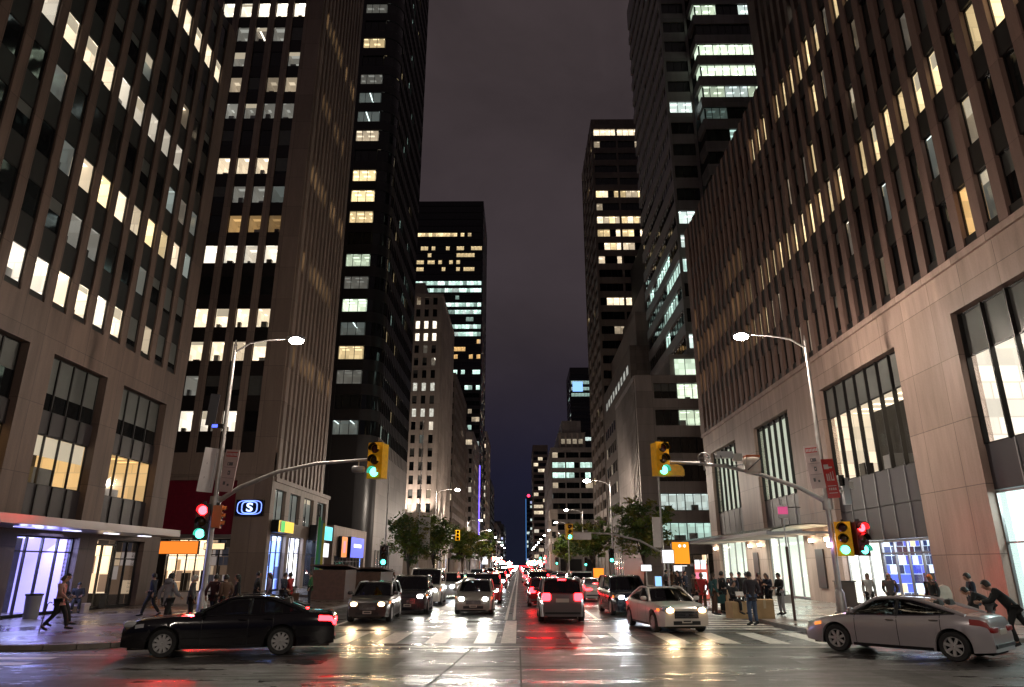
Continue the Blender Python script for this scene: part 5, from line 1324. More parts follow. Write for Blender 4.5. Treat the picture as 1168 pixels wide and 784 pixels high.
# ------------------------------------------------------------------ vehicles
M_tyre = mat('tyre_rubber', (.014, .014, .014), .7, bump=.2, bscale=60); M_rim = mat('alloy_rim', (.55, .54, .53), .35, .45); M_well = mat('wheel_well', (.006, .006, .006), .9)
M_trim = mat('black_trim', (.010, .010, .011), .35); M_chrome = mat('chrome', (.6, .6, .6), .12, 1.0); M_plate = mat('licence_plate', (.55, .50, .44), .4)
M_cglass = bpy.data.materials.new('car_glass'); M_cglass.use_nodes = True
def _cg():
    N, L = nt(M_cglass); N.remove(N['Principled BSDF']); o = N['Material Output']
    t = N.new('ShaderNodeBsdfTransparent'); t.inputs['Color'].default_value = (.13, .145, .14, 1)
    g = N.new('ShaderNodeBsdfGlossy'); g.inputs['Roughness'].default_value = .03
    fr = N.new('ShaderNodeFresnel'); fr.inputs['IOR'].default_value = 1.5
    a = N.new('ShaderNodeMath'); a.operation = 'MULTIPLY_ADD'; a.inputs[1].default_value = .9; a.inputs[2].default_value = .05; L.new(fr.outputs[0], a.inputs[0])
    mx = N.new('ShaderNodeMixShader'); L.new(a.outputs[0], mx.inputs['Fac']); L.new(t.outputs[0], mx.inputs[1]); L.new(g.outputs[0], mx.inputs[2]); L.new(mx.outputs[0], o.inputs['Surface'])
_cg()
M_seat = mat('seat_fabric', (.03, .028, .026), .8)
def paint(name, c, metal=.35, rough=.28): return mat('paint_' + name, c, rough, metal, coat=.9)
E_hl, E_hw, E_tl, E_br, E_or2 = em('headlight_white', (1, .96, .88), 60, (.9, .9, .9)), em('headlight_warm', (1, .62, .28), 20, (.9, .8, .7)), em('taillight_red', (1, .010, .014), 22, (.3, .01, .01)), em('taillight_dim', (1, .03, .02), .03, (.09, .004, .004)), em('marker_orange', (1, .25, .04), 1.0)
E_hb = em('headlight_bluish', (.85, .93, 1), 60, (.9, .9, .9))
M_lens = mat('clear_headlight', (.55, .56, .58), .08, .3, coat=1)
def interp(tab, x):
    if x <= tab[0][0]: return tab[0][1]
    for (a, b), (c, d) in zip(tab, tab[1:]):
        if x <= c:
            t = (x - a) / (c - a); 
            return b + (d - b) * t
    return tab[-1][1]
SEDAN = dict(L=4.52, W=1.84, H=1.42, wb=2.8, off=-.03, top=[(-.5, .66), (-.495, .84), (-.48, .97), (-.45, 1.02), (-.34, 1.055), (-.2, 1.0), (0, .965), (.2, .945), (.27, .93), (.36, .86), (.43, .78), (.47, .70), (.492, .62), (.5, .56)],
             cab=(.235, .075, -.17, -.385), wr=.66, r=.335)
OLD = dict(SEDAN, top=[(-.5, .70), (-.495, .88), (-.48, .98), (-.34, 1.02), (-.2, .98), (.2, .95), (.26, .95), (.42, .88), (.475, .82), (.495, .76), (.5, .70)], cab=(.21, .06, -.17, -.34), H=1.45)
SUV = dict(L=4.65, W=1.88, H=1.72, wb=2.7, off=.05, top=[(-.5, .75), (-.495, 1.05), (-.48, 1.12), (-.3, 1.12), (.2, 1.06), (.28, 1.06), (.42, .98), (.475, .88), (.495, .78), (.5, .70)], cab=(.245, .10, -.42, -.482), wr=.74, r=.37)
HATCH = dict(L=4.3, W=1.80, H=1.54, wb=2.6, off=.05, top=[(-.5, .7), (-.495, .95), (-.48, 1.02), (-.3, 1.02), (.2, .97), (.28, .97), (.42, .88), (.475, .78), (.495, .70), (.5, .62)], cab=(.255, .10, -.40, -.478), wr=.72, r=.33)
VAN = dict(L=5.2, W=1.98, H=2.02, wb=3.1, off=.1, top=[(-.5, .75), (-.495, 1.12), (-.48, 1.2), (-.3, 1.2), (.3, 1.15), (.36, 1.12), (.45, 1.0), (.485, .9), (.5, .75)], cab=(.37, .20, -.47, -.488), wr=.82, r=.36)
class Body:
    def __init__(s, P):
        s.P = P; L_ = s.L = P['L']; s.hw = P['W'] / 2; s.r = P['r']; s.ra = s.r + .055
        s.xf = P['wb'] / 2 + P['off']; s.xr = -P['wb'] / 2 + P['off']; s.zw = s.r
    def w(s, x):
        a = abs(x) / (s.L / 2); return s.hw * (1 - .03 * a ** 2 - (.15 if x > 0 else .16) * a ** 6)
    def zt(s, x): return interp(s.P['top'], x / s.L)
    def zb(s, x):
        a = abs(x) / (s.L / 2); z = .19 + .06 * a ** 6
        for xw in (s.xf, s.xr):
            q = s.ra ** 2 - (x - xw) ** 2
            if q > 0: z = max(z, s.zw + math.sqrt(q) - .0)
        return z
    def sec(s, x):
        w, zb, zt = s.w(x), s.zb(x), s.zt(x); h = zt - zb
        base = .19; H = zt - base
        lv = lambda f: max(zb + .02 * f, base + H * f)
        return [(w * .90, zb), (w * .965, zb + .012), (w * .985, max(zb + .015, lv(.28))), (w, max(zb + .02, lv(.52))), (w * .992, max(zb + .025, lv(.74))), (w * .962, max(zb + .03, lv(.90))), (w * .90, zt), (w * .70, zt + .022), (w * .36, zt + .034), (0, zt + .038)]
    def pt(s, x, t, side=1, off=0):
        S_ = s.sec(x); i = min(int(t), len(S_) - 2); f = t - i
        y = S_[i][0] + (S_[i + 1][0] - S_[i][0]) * f; z = S_[i][1] + (S_[i + 1][1] - S_[i][1]) * f
        dy, dz = S_[i + 1][0] - S_[i][0], S_[i + 1][1] - S_[i][1]; l = math.hypot(dy, dz) or 1
        return (x, side * (y + off * dz / l), z - off * dy / l)
    def xs(s):
        X = [-s.L / 2 + s.L * i / 52 for i in range(53)]
        for xw in (s.xf, s.xr):
            for d in (1, .999, .97, .9, .75, .55, .3, .1): X += [xw + s.ra * d, xw - s.ra * d]
            X += [xw + s.ra + .012, xw - s.ra - .012]
        X += [s.L / 2 * q for q in (.99, -.99, .975, -.975)]
        X = sorted(x for x in X if abs(x) <= s.L / 2 + 1e-6); o = [X[0]]
        for x in X[1:]:
            if x - o[-1] > .004: o.append(x)
        return o
    def build(s, mb, m):
        X = s.xs(); nh = 10
        rows = []
        for x in X:
            S_ = s.sec(x); rows.append([(x, y, z) for y, z in S_] + [(x, -y, z) for y, z in S_[-2::-1]])
        mb.grid(rows, m, True)
        mb.face(rows[-1], m, True); mb.face(rows[0][::-1], m, True)
    def patch(s, mb, x0, x1, t0, t1, m, off=.006, nx=6, ntt=3, sides=(1, -1)):
        for sd in sides: mb.grid([[s.pt(x0 + (x1 - x0) * i / nx, t0 + (t1 - t0) * j / ntt, sd, off) for j in range(ntt + 1)] for i in range(nx + 1)], m, True)

def cab(B):
    P = B.P; xa, xb, xc, xd = [q * B.L for q in P['cab']]; zr = P['H']
    wb_ = B.hw * .885; wr = B.hw * P['wr'] / .885 * .885 / 1.0
    wr = B.hw * P['wr'] * 1.04
    za, zd = B.zt(xa) + .02, B.zt(xd) + .015
    return dict(A=(xa, wb_, za), B=(xb, wr, zr - .075), C=(xc, wr, zr - .085), D=(xd, wb_ * .97, zd), zr=zr, wr=wr)
def lerp(a, b, t): return tuple(p + (q - p) * t for p, q in zip(a, b))
WHEEL = {}
def wheel_mesh(r, w, spokes, key):
    if key in WHEEL: return WHEEL[key]
    mb = MB(); ax = (0, 1, 0)
    mb.lathe([(r * .66, -w / 2 + .01), (r * .72, -w / 2), (r * .93, -w / 2), (r * .985, -w / 2 + .03), (r, -w / 2 + .06), (r, w / 2 - .06), (r * .985, w / 2 - .03), (r * .93, w / 2), (r * .72, w / 2), (r * .66, w / 2 - .01), (r * .66, -w / 2 + .01)], (0, 0, 0), ax, M_tyre, 28)
    ty = mb
    mb = MB()
    for sd in (1,):
        mb.lathe([(r * .67, w / 2 - .015), (r * .64, w / 2 + .0), (r * .60, w / 2 - .02), (r * .58, w / 2 - .09)], (0, 0, 0), ax, M_rim, 28)
        mb.lathe([(r * .6, w / 2 - .10), (0.01, w / 2 - .10)], (0, 0, 0), ax, M_well, 20)
        mb.lathe([(r * .16, w / 2 - .05), (r * .15, w / 2 - .008), (.01, w / 2 - .002)], (0, 0, 0), ax, M_rim, 12)
        for k in range(spokes):
            a = 2 * PI * k / spokes; ca, sa = math.cos(a), math.sin(a); ta = (-sa, ca)
            p = []
            for yy in (w / 2 - .07, w / 2 - .016):
                for rr_, hw in ((r * .12, .030), (r * .61, .048 if spokes < 7 else .034)):
                    for sg in (-1, 1): p.append((ca * rr_ + ta[0] * hw * sg, yy, sa * rr_ + ta[1] * hw * sg))
            q = [p[0], p[1], p[3], p[2], p[4], p[5], p[7], p[6]]
            mb.hexa(q, M_rim)
    WHEEL[key] = (ty, mb); return WHEEL[key]

def car(label, cat, P, loc, heading, pm, front='off', rear='off', group=None, name='parked_car', spokes=7, glass=True, people=False, plate_f=True, beam=0, grille='slats', tall=0, beamcol=(1, .93, .82)):
    """heading: world direction angle the nose points to"""
    B = Body(P); L_ = B.L; t = thing(name, label, cat, (loc[0], loc[1], .006), heading, group)
    bd = MB.build
    def put(mb, nm, angle=35, parent=t): return mb.build(nm, parent, world=False, angle=angle)
    mb = MB(); B.build(mb, pm); put(mb, 'body', 32)
    mb = MB(); mb.box(-L_ / 2 + .12, L_ / 2 - .12, -B.hw * .62, B.hw * .62, .17, .60, M_well)
    for xw in (B.xf, B.xr): mb.box(xw - B.ra, xw + B.ra, -B.hw * .86, B.hw * .86, .40, min(B.zt(xw), B.zw + B.ra + .05), M_well)
    put(mb, 'underbody')
    K = cab(B); A_, B_, C_, D_ = K['A'], K['B'], K['C'], K['D']; zr, wr = K['zr'], K['wr']
    sd_ = lambda p, s: (p[0], p[1] * s, p[2])
    # roof
    mb = MB(); nx, ny = 8, 8
    def roofp(u, v, dz=0):
        x = C_[0] - .10 + (B_[0] + .06 - C_[0] + .10) * u; y = wr * 1.0 * (v * 2 - 1)
        zz = zr - .07 * (2 * v - 1) ** 4 * 1.0 - .06 * abs(2 * u - 1) ** 3 - .012 + dz
        return (x, y, zz)
    mb.grid([[roofp(i / nx, j / ny) for j in range(ny + 1)] for i in range(nx + 1)], pm, True)
    mb.grid([[roofp(i / nx, j / ny, -.04) for j in range(ny + 1)] for i in range(nx + 1)], M_trim, True)
    put(mb, 'roof', 50)
    # pillars and roof rails
    mb = MB()
    for s in (1, -1):
        bb, cc = sd_(B_, s), sd_(C_, s)
        mb.tube([sd_(A_, s), lerp(sd_(A_, s), bb, .5), bb, (bb[0] - .18, bb[1] * .985, bb[2] + .035), ((bb[0] + cc[0]) / 2, bb[1] * .985, bb[2] + .045), (cc[0] + .18, cc[1] * .985, cc[2] + .04), cc, lerp(cc, sd_(D_, s), .5), (D_[0] - .02, D_[1] * s * .98, D_[2] - .03)], [.05, .042, .042, .042, .042, .042, .050, .054, .050], pm, 8)
    put(mb, 'roof_pillar', 50)
    # glass
    def screen(p, q, bulge, nm):
        mb = MB(); n = 8
        mb.grid([[(p[0] + (q[0] - p[0]) * i / 4 + bulge * (1 - (2 * j / n - 1) ** 2), (p[1] + (q[1] - p[1]) * i / 4) * (2 * j / n - 1) * .985, p[2] + (q[2] - p[2]) * i / 4 + (.03 * (i / 4)) * (1 - (2 * j / n - 1) ** 2)) for j in range(n + 1)] for i in range(5)], M_cglass, True)
        put(mb, nm)
    screen(A_, B_, .10, 'windshield'); screen(D_, C_, -.07, 'rear_window')
    xbp = (B_[0] + C_[0]) / 2 + (.02 if P['H'] < 1.5 else .12)
    for s in (1, -1):
        def sidep(x, h):
            lo = lerp(A_, D_, (A_[0] - x) / (A_[0] - D_[0])); lo = (x, lo[1], B.zt(x) + .0)
            return lo
        def top_z(x):
            if x > B_[0]: return interp([(B_[0], B_[2]), (A_[0], A_[2])], x)
            if x < C_[0]: return interp([(D_[0], D_[2]), (C_[0], C_[2])], x)
            return B_[2] + (C_[2] - B_[2]) * (B_[0] - x) / (B_[0] - C_[0]) + .03 * (1 - (2 * (x - C_[0]) / (B_[0] - C_[0]) - 1) ** 2)
        def pane(x0, x1):
            mb = MB(); n = 8
            rows = []
            for i in range(n + 1):
                x = x0 + (x1 - x0) * i / n; zl, zh = B.zt(x) + .01, max(top_z(x) - .005, B.zt(x) + .012)
                yl = lerp(A_, D_, (A_[0] - x) / (A_[0] - D_[0]))[1]; yh = yl + (wr - yl) * max(0, min(1, (zh - zl) / max(.05, (B_[2] - zl))))
                rows.append([(x, s * (yl + (yh - yl) * j / 3 + .012 * (j in (1, 2))), zl + (zh - zl) * j / 3) for j in range(4)])
            mb.grid(rows, M_cglass, True); put(mb, 'side_window')
        pane(xbp + .04, A_[0] - .10); pane(D_[0] + .16 if P['H'] < 1.5 else D_[0] + .12, xbp - .04)
        mb = MB(); yl = lerp(A_, D_, (A_[0] - xbp) / (A_[0] - D_[0]))[1]
        mb.tube([(xbp, s * yl, B.zt(xbp)), (xbp - .02, s * (yl + wr) / 2 * 1.006, (B.zt(xbp) + B_[2]) / 2), (xbp - .04, s * wr, B_[2] + .01)], [.05, .045, .04], M_trim, 6); put(mb, 'door_pillar', 50)
    # belt line trim and seams, handles
    mb = MB(); B.patch(mb, D_[0] + .2, A_[0] - .06, 5.86, 6.02, M_chrome if P is SEDAN else M_trim, .010, 14, 1); put(mb, 'belt_trim')
    for x in (A_[0] - .22, xbp - .02, max(D_[0] + .42, B.xr + B.ra * .55)):
        for s in (1, -1): mb = MB(); B.patch(mb, x - .008, x + .008, 1.3, 6, M_trim, .004, 1, 8, (s,)); put(mb, 'door_seam')
    mb = MB(); B.patch(mb, B.xr + B.ra + .05, B.xf - B.ra - .05, 1.0, 1.35, M_trim, .010, 8, 1); put(mb, 'sill_trim')
    for s in (1, -1):
        for x in (xbp + .14, max(D_[0] + .58, B.xr + B.ra * .9)):
            p = B.pt(x, 4.75, s, .02); mb = MB(); mb.blob(p, (.22, .045, .035), M_chrome if P is SEDAN else pm, .6, 8, 6); put(mb, 'door_handle')
        mb = MB(); p = (A_[0] - .20, s * (A_[1] + .16), A_[2] + .10); mb.blob(p, (.12, .22, .15), pm, .7, 10, 6); mb.tube([(p[0], s * (A_[1] - .02), p[2] - .05), (p[0], s * (A_[1] + .1), p[2] - .03)], .025, M_trim, 6); put(mb, 'mirror')
    # wheels
    ty, rm = wheel_mesh(B.r, .215, spokes, (B.r, spokes))
    for xw in (B.xf, B.xr):
        for s in (1, -1):
            w_ = ty.build('wheel', t, world=False, angle=40); w_.location = (xw, s * (B.hw - .125), B.zw); w_.rotation_euler = (0, R.uniform(0, 1), 0 if s > 0 else PI)
            r_ = rm.build('rim', w_, world=False, angle=30)
    # seats and dashboard
    mb = MB()
    for x in (xbp + .05, xbp - .70):
        for y in (-.38, .38): mb.blob((x - .2, y, 1.0 if P['H'] < 1.6 else 1.1), (.22, .48, .75), M_seat, .6, 8, 6); mb.blob((x - .22, y, P['H'] - (.40 if P['H'] < 1.5 else .27)), (.12, .26, .2), M_seat, .6, 8, 6)
    mb.box(A_[0] - .62, A_[0] - .2, -.7, .7, .8, A_[2] - .06, M_seat); put(mb, 'seat')
    # nose: grille, bumper intake, headlights, plate
    xn = L_ / 2; wn = B.w(xn)
    zt_, zb_ = B.zt(xn), B.zb(xn)
    mb = MB(); mb.box(xn - .05, xn + .012, -wn * .62, wn * .62, zb_ + .04, zb_ + .16, M_trim); put(mb, 'bumper_intake')
    mb = MB(); zg0, zg1 = zb_ + .24, zt_ + .02; gw = wn * (.46 if P is not OLD else .55)
    mb.box(xn - .08, xn + .010, -gw, gw, zg0, zg1, M_trim)
    ns_ = 5
    for k in range(ns_):
        if grille == 'bars': y = -gw + .05 + (2 * gw - .1) * k / (ns_ - 1); 
        z = zg0 + .02 + (zg1 - zg0 - .04) * k / (ns_ - 1); mb.box(xn + .0105, xn + .022, -gw + .01, gw - .01, z - .010, z + .010, M_chrome)
    mb.box(xn + .0225, xn + .035, -.06, .06, (zg0 + zg1) / 2 - .05, (zg0 + zg1) / 2 + .05, M_chrome); put(mb, 'grille')
    if plate_f: mb = MB(); mb.box(xn + .013, xn + .03, -.17, .17, zb_ + .10, zb_ + .21, M_plate); mb.box(xn + .0305, xn + .032, -.13, .13, zb_ + .135, zb_ + .175, M_trim); put(mb, 'licence_plate')
    hm = {'off': M_lens, 'white': E_hl, 'warm': E_hw, 'blue': E_hb}[front]
    for s in (1, -1):
        mb = MB(); mb.blob((xn - .17, s * wn * (.80 if P is not SEDAN else .76), B.zt(xn - .17) - .05), (.36, .42, .17) if P is not SEDAN else (.30, .34, .12), M_lens if front != 'off' else hm, .55, 12, 8)
        h_ = put(mb, 'headlight', 50)
        if front != 'off':
            mb = MB(); mb.blob((xn - .03, s * wn * .74, B.zt(xn - .12) - .075), (.16, .26, .16), hm, .8, 10, 8); put(mb, 'bulb', 50, h_)
        if beam: 
            l_ = lamp('headlight_beam', 'SPOT', (0, 0, 0), beam, beamcol, None, .07, None, 75, .9); l_.parent = t; l_.location = (xn + .12, s * wn * .74, B.zt(xn - .12) - .07); l_.rotation_euler = (0, rad(-86), 0)
        mb = MB(); B.patch(mb, xn - .50, xn - .30, 4.0, 4.8, E_or2 if front != 'off' or P is SEDAN else M_lens, .008, 3, 2, (s,)); put(mb, 'marker_light')
    # tail: lights, plate, bumper strip
    rmn = {'off': mat('taillight_unlit', (.25, .008, .008), .12, coat=1), 'on': E_tl, 'dim': E_br}[rear]
    wn = B.w(-xn); zt_ = B.zt(-xn + .05)
    for s in (1, -1):
        if P['H'] < 1.5:
            mb = MB(); B.patch(mb, -xn + .02, -xn + .42, 4.15, 5.15, rmn, .010, 6, 3, (s,)); mb.blob((-xn + .02, s * wn * .74, B.zt(-xn + .02) - .085), (.10, .46, .13), rmn, .5, 12, 8)
        else:
            mb = MB(); mb.blob((-xn + .06, s * wn * .83, zt_ - .10), (.22, .36, .30), rmn, .5, 12, 8)
        put(mb, 'taillight', 50)
    mb = MB(); mb.box(-xn - .018, -xn + .05, -.26, .26, .62 if P['H'] < 1.5 else .78, .74 if P['H'] < 1.5 else .92, M_plate); put(mb, 'licence_plate')
    mb = MB(); mb.box(-xn - .03, -xn + .05, -wn * .92, wn * .92, .34, .42, M_trim); put(mb, 'rear_bumper')
    if rear == 'on':
        mb = MB(); z_ = K['zr'] - .10 if P['H'] > 1.5 else D_[2] + .03
        mb.box(K['C'][0] - .12 if P['H'] > 1.5 else D_[0] + .02, K['C'][0] - .02 if P['H'] > 1.5 else D_[0] + .12, -.16, .16, z_ - .02, z_ + .03, E_tl); put(mb, 'brake_light')
    return t

def along(pf, pr, P, side):
    """centre and heading of a car whose near side wheels touch the ground at pf (front) and pr (rear); side: +1 when its left flank is the near one"""
    a, b = Vector(pf), Vector(pr); d = (a - b).normalized(); n = Vector((-d.y, d.x))
    c = (a + b) / 2 - n * side * (P['W'] / 2 - .125) - d * P['off']
    return (c.x, c.y), math.atan2(d.y, d.x)
c, h = along(G(955, 742), G(1088, 756), SEDAN, 1)
car('silver grey sedan turning at the right corner, seen from its left side', 'car', SEDAN, c, h + rad(7), paint('silver', (.50, .465, .485), .45, .28), 'off', 'dim', None, 'sedan_car', 7)
BLK = dict(SEDAN, L=5.12, off=.17, cab=(.18, .03, -.19, -.36), top=OLD['top'])
c, h = along(G(184, 751), G(318, 747.5), BLK, 1)
car('black sedan crossing in front at the left with red tail light glowing', 'car', BLK, c, h, paint('black', (.008, .007, .008), .2, .16), 'off', 'on', None, 'sedan_car', 10)
car('pearl white sedan facing the camera with warm headlights on the crossing', 'car', OLD, (5.28, 26.9), rad(-82), paint('white', (.62, .57, .53), .1, .3), 'warm', 'off', None, 'sedan_car', 6, beam=60, beamcol=(1, .7, .4))
car('dark grey hatchback facing the camera with amber headlights, behind the black sedan', 'car', HATCH, (-6.1, 31.2), rad(-88), paint('taupe', (.055, .045, .045), .5, .3), 'warm', 'off', None, 'hatchback_car', 6, beam=50, beamcol=(1, .7, .4))
car('dark sport utility car facing the camera, second of the left queue', 'car', SUV, (-5.3, 36.2), rad(-87), paint('charcoal', (.02, .021, .023), .4, .25), 'white', 'off', None, 'sport_utility_car', 6, beam=60)
car('white van in the left queue behind the dark sport utility car', 'van', VAN, (-5.45, 43.5), rad(-88), paint('van_white', (.55, .52, .47), .05, .35), 'white', 'off', None, 'white_van', 6, beam=60)
car('silver beige hatchback facing the camera with bright headlights left of the centre line', 'car', HATCH, (-2.1, 35.6), rad(-90), paint('champagne', (.30, .275, .245), .55, .3), 'white', 'off', None, 'hatchback_car', 6, beam=150)
car('red glowing sport utility car seen from behind right of the centre line', 'car', SUV, (1.72, 31.4), rad(90), paint('dark_silver', (.16, .14, .14), .5, .3), 'off', 'on', None, 'sport_utility_car', 6)
car('dark blue sport utility car with one white headlight flare behind the white sedan', 'car', SUV, (5.0, 35.2), rad(-86), paint('navy', (.012, .02, .035), .4, .22), 'blue', 'off', None, 'sport_utility_car', 6, beam=120, beamcol=(.85, .93, 1))
car('red hatchback following ahead of the red glowing sport utility car', 'car', HATCH, (1.35, 42.0), rad(90), paint('red', (.22, .012, .014), .3, .25), 'off', 'on', None, 'hatchback_car', 6)
car('pale sedan with lit tail lights in the right lane beyond the navy car', 'car', SEDAN, (4.9, 48.0), rad(90), paint('pale', (.45, .43, .42), .4, .3), 'off', 'on', None, 'sedan_car', 6)

# traffic farther up the avenue: body, cabin glass and lamps; too small to show more
def far_car(label, x, y, facing, pm, group, kind, em_h, P):
    B = Body(P); L_ = B.L; s = 1 if facing == 'away' else -1
    t = thing('distant_car', label, 'car', (x, y, .006), rad(90 * s), group)
    mb = MB(); B.build(mb, pm)
    K = cab(B); A_, B_, C_, D_ = K['A'], K['B'], K['C'], K['D']; zr = K['zr']
    ring = [A_, B_, (B_[0] - .2, B_[1], zr - .02), (C_[0] + .2, C_[1], zr - .02), C_, D_]
    lf = [p for p in ring]; rt = [(p[0], -p[1], p[2]) for p in ring]
    for i in range(5): mb.face([lf[i], lf[i + 1], rt[i + 1], rt[i]], M_gd[0] if i in (0, 4) else pm)
    mb.face(lf, M_gd[0]); mb.face(rt[::-1], M_gd[0]); mb.build('body', t, world=False, angle=35)
    mb = MB()
    for xw in (B.xf, B.xr):
        for q in (1, -1): mb.lathe([(.01, -.1), (B.r, -.1), (B.r, .1), (.01, .1)], (xw, q * (B.hw - .13), B.r), (0, 1, 0), M_tyre, 14)
    mb.box(-L_ / 2 + .3, L_ / 2 - .3, -.6, .6, .2, .55, M_well); mb.build('wheel', t, world=False)
    xn = L_ / 2
    for q in (1, -1):
        if facing == 'away': mb = MB(); mb.blob((-xn + .02, q * B.w(-xn) * .8, B.zt(-xn + .05) - .1), (.16, .42, .24), E_tl, .6, 8, 6); mb.build('taillight', t, world=False)
        else: mb = MB(); mb.blob((xn - .02, q * B.w(xn) * .76, B.zt(xn - .1) - .06), (.16, .30, .20), em_h, .8, 8, 6); mb.build('headlight', t, world=False)
FP = [paint('f_grey', (.08, .08, .085)), paint('f_white', (.5, .48, .46), .1), paint('f_black', (.012, .012, .013)), paint('f_red', (.2, .012, .014)), paint('f_silver', (.3, .3, .31)), M_yel]
ORD = ['first', 'second', 'third', 'fourth', 'fifth', 'sixth', 'seventh', 'eighth', 'ninth', 'tenth', 'eleventh', 'twelfth', 'thirteenth', 'fourteenth']
lanes = [('facing', -5.4, 52, 'oncoming car in the left kerb lane', 9, 'oncoming cars in the left kerb lane'), ('facing', -2.2, 45, 'oncoming car just left of the centre line', 12, 'oncoming cars beside the centre line'),
         ('away', 1.5, 51, 'departing car just right of the centre line', 12, 'departing cars beside the centre line'), ('away', 4.9, 57, 'departing car in the right hand lane', 11, 'departing cars in the right hand lane')]
for fc_, x, y, lb, n, gp in lanes:
    for k in range(n):
        pm = R.choice(FP[:5]); P = R.choice([SEDAN, HATCH, SUV, SUV])
        far_car('%s %s, counted from the crossing' % (ORD[k], lb), x + R.uniform(-.25, .25), y, fc_, pm, gp, 0, R.choice((E_hl, E_hl, E_hb)), P)
        y += 8.5 + k * 1.9 + R.uniform(0, 5)
# the glow of lamps in the farthest traffic reads as one mass
mb = MB()
for k in range(420):
    y = 240 + 560 * R.random() ** 1.4; ln = R.choice((-5.4, -2.2, 1.5, 4.9, -8.2, 8.2)); q = R.choice((-.7, .7)); z = .7 + R.uniform(-.1, .6) + (R.uniform(1, 4) if abs(ln) > 8 else 0)
    m = (R.choice((E_hl, E_hb)) if ln < 0 else E_tl) if abs(ln) < 8 else R.choice((E_hl, E_hw, E_g, E_tl))
    mb.blob((ln + q, y, z), (.6, .3, .5), m, .8, 6, 4)
o = mb.build('distant_traffic_lights'); o['kind'] = 'stuff'; o['label'] = 'mass of tiny white and red traffic lights at the vanishing point'
# ------------------------------------------------------------------ people
SKIN = [mat('skin_light', (.42, .24, .17), .55), mat('skin_tan', (.30, .16, .10), .55), mat('skin_brown', (.14, .07, .045), .55)]
def cloth(name, c): return mat('cloth_' + name, c, .85, var=.15, scale=6, bump=.3, bscale=14)
HAIR = [mat('hair_black', (.010, .008, .007), .5), mat('hair_brown', (.05, .026, .014), .5), mat('hair_grey', (.20, .19, .18), .5)]
def skinmesh(verts, edges, root=0, sub=1):
    me = bpy.data.meshes.new('tmp'); me.from_pydata([v[0] for v in verts], edges, [])
    o = bpy.data.objects.new('tmp', me); C.objects.link(o)
    o.modifiers.new('skin', 'SKIN'); 
    sv = me.skin_vertices[0].data
    for i, v in enumerate(verts):
        r = v[1]; sv[i].radius = (r, r) if not hasattr(r, '__len__') else r; sv[i].use_root = (i == root)
    o.modifiers[0].use_smooth_shade = True
    s = o.modifiers.new('sub', 'SUBSURF'); s.levels = sub; s.render_levels = sub
    out = bpy.data.meshes.new_from_object(o.evaluated_get(bpy.context.evaluated_depsgraph_get()))
    vs = [tuple(v.co) for v in out.vertices]; fs = [tuple(p.vertices) for p in out.polygons]
    bpy.data.objects.remove(o); bpy.data.meshes.remove(me); bpy.data.meshes.remove(out)
    return vs, fs
def addmesh(mb, vf, m):
    k = len(mb.v); mb.v += vf[0]; i = mb.mid(m)
    for f in vf[1]: mb.f.append(tuple(k + a for a in f)); mb.mi.append(i); mb.sm.append(True)

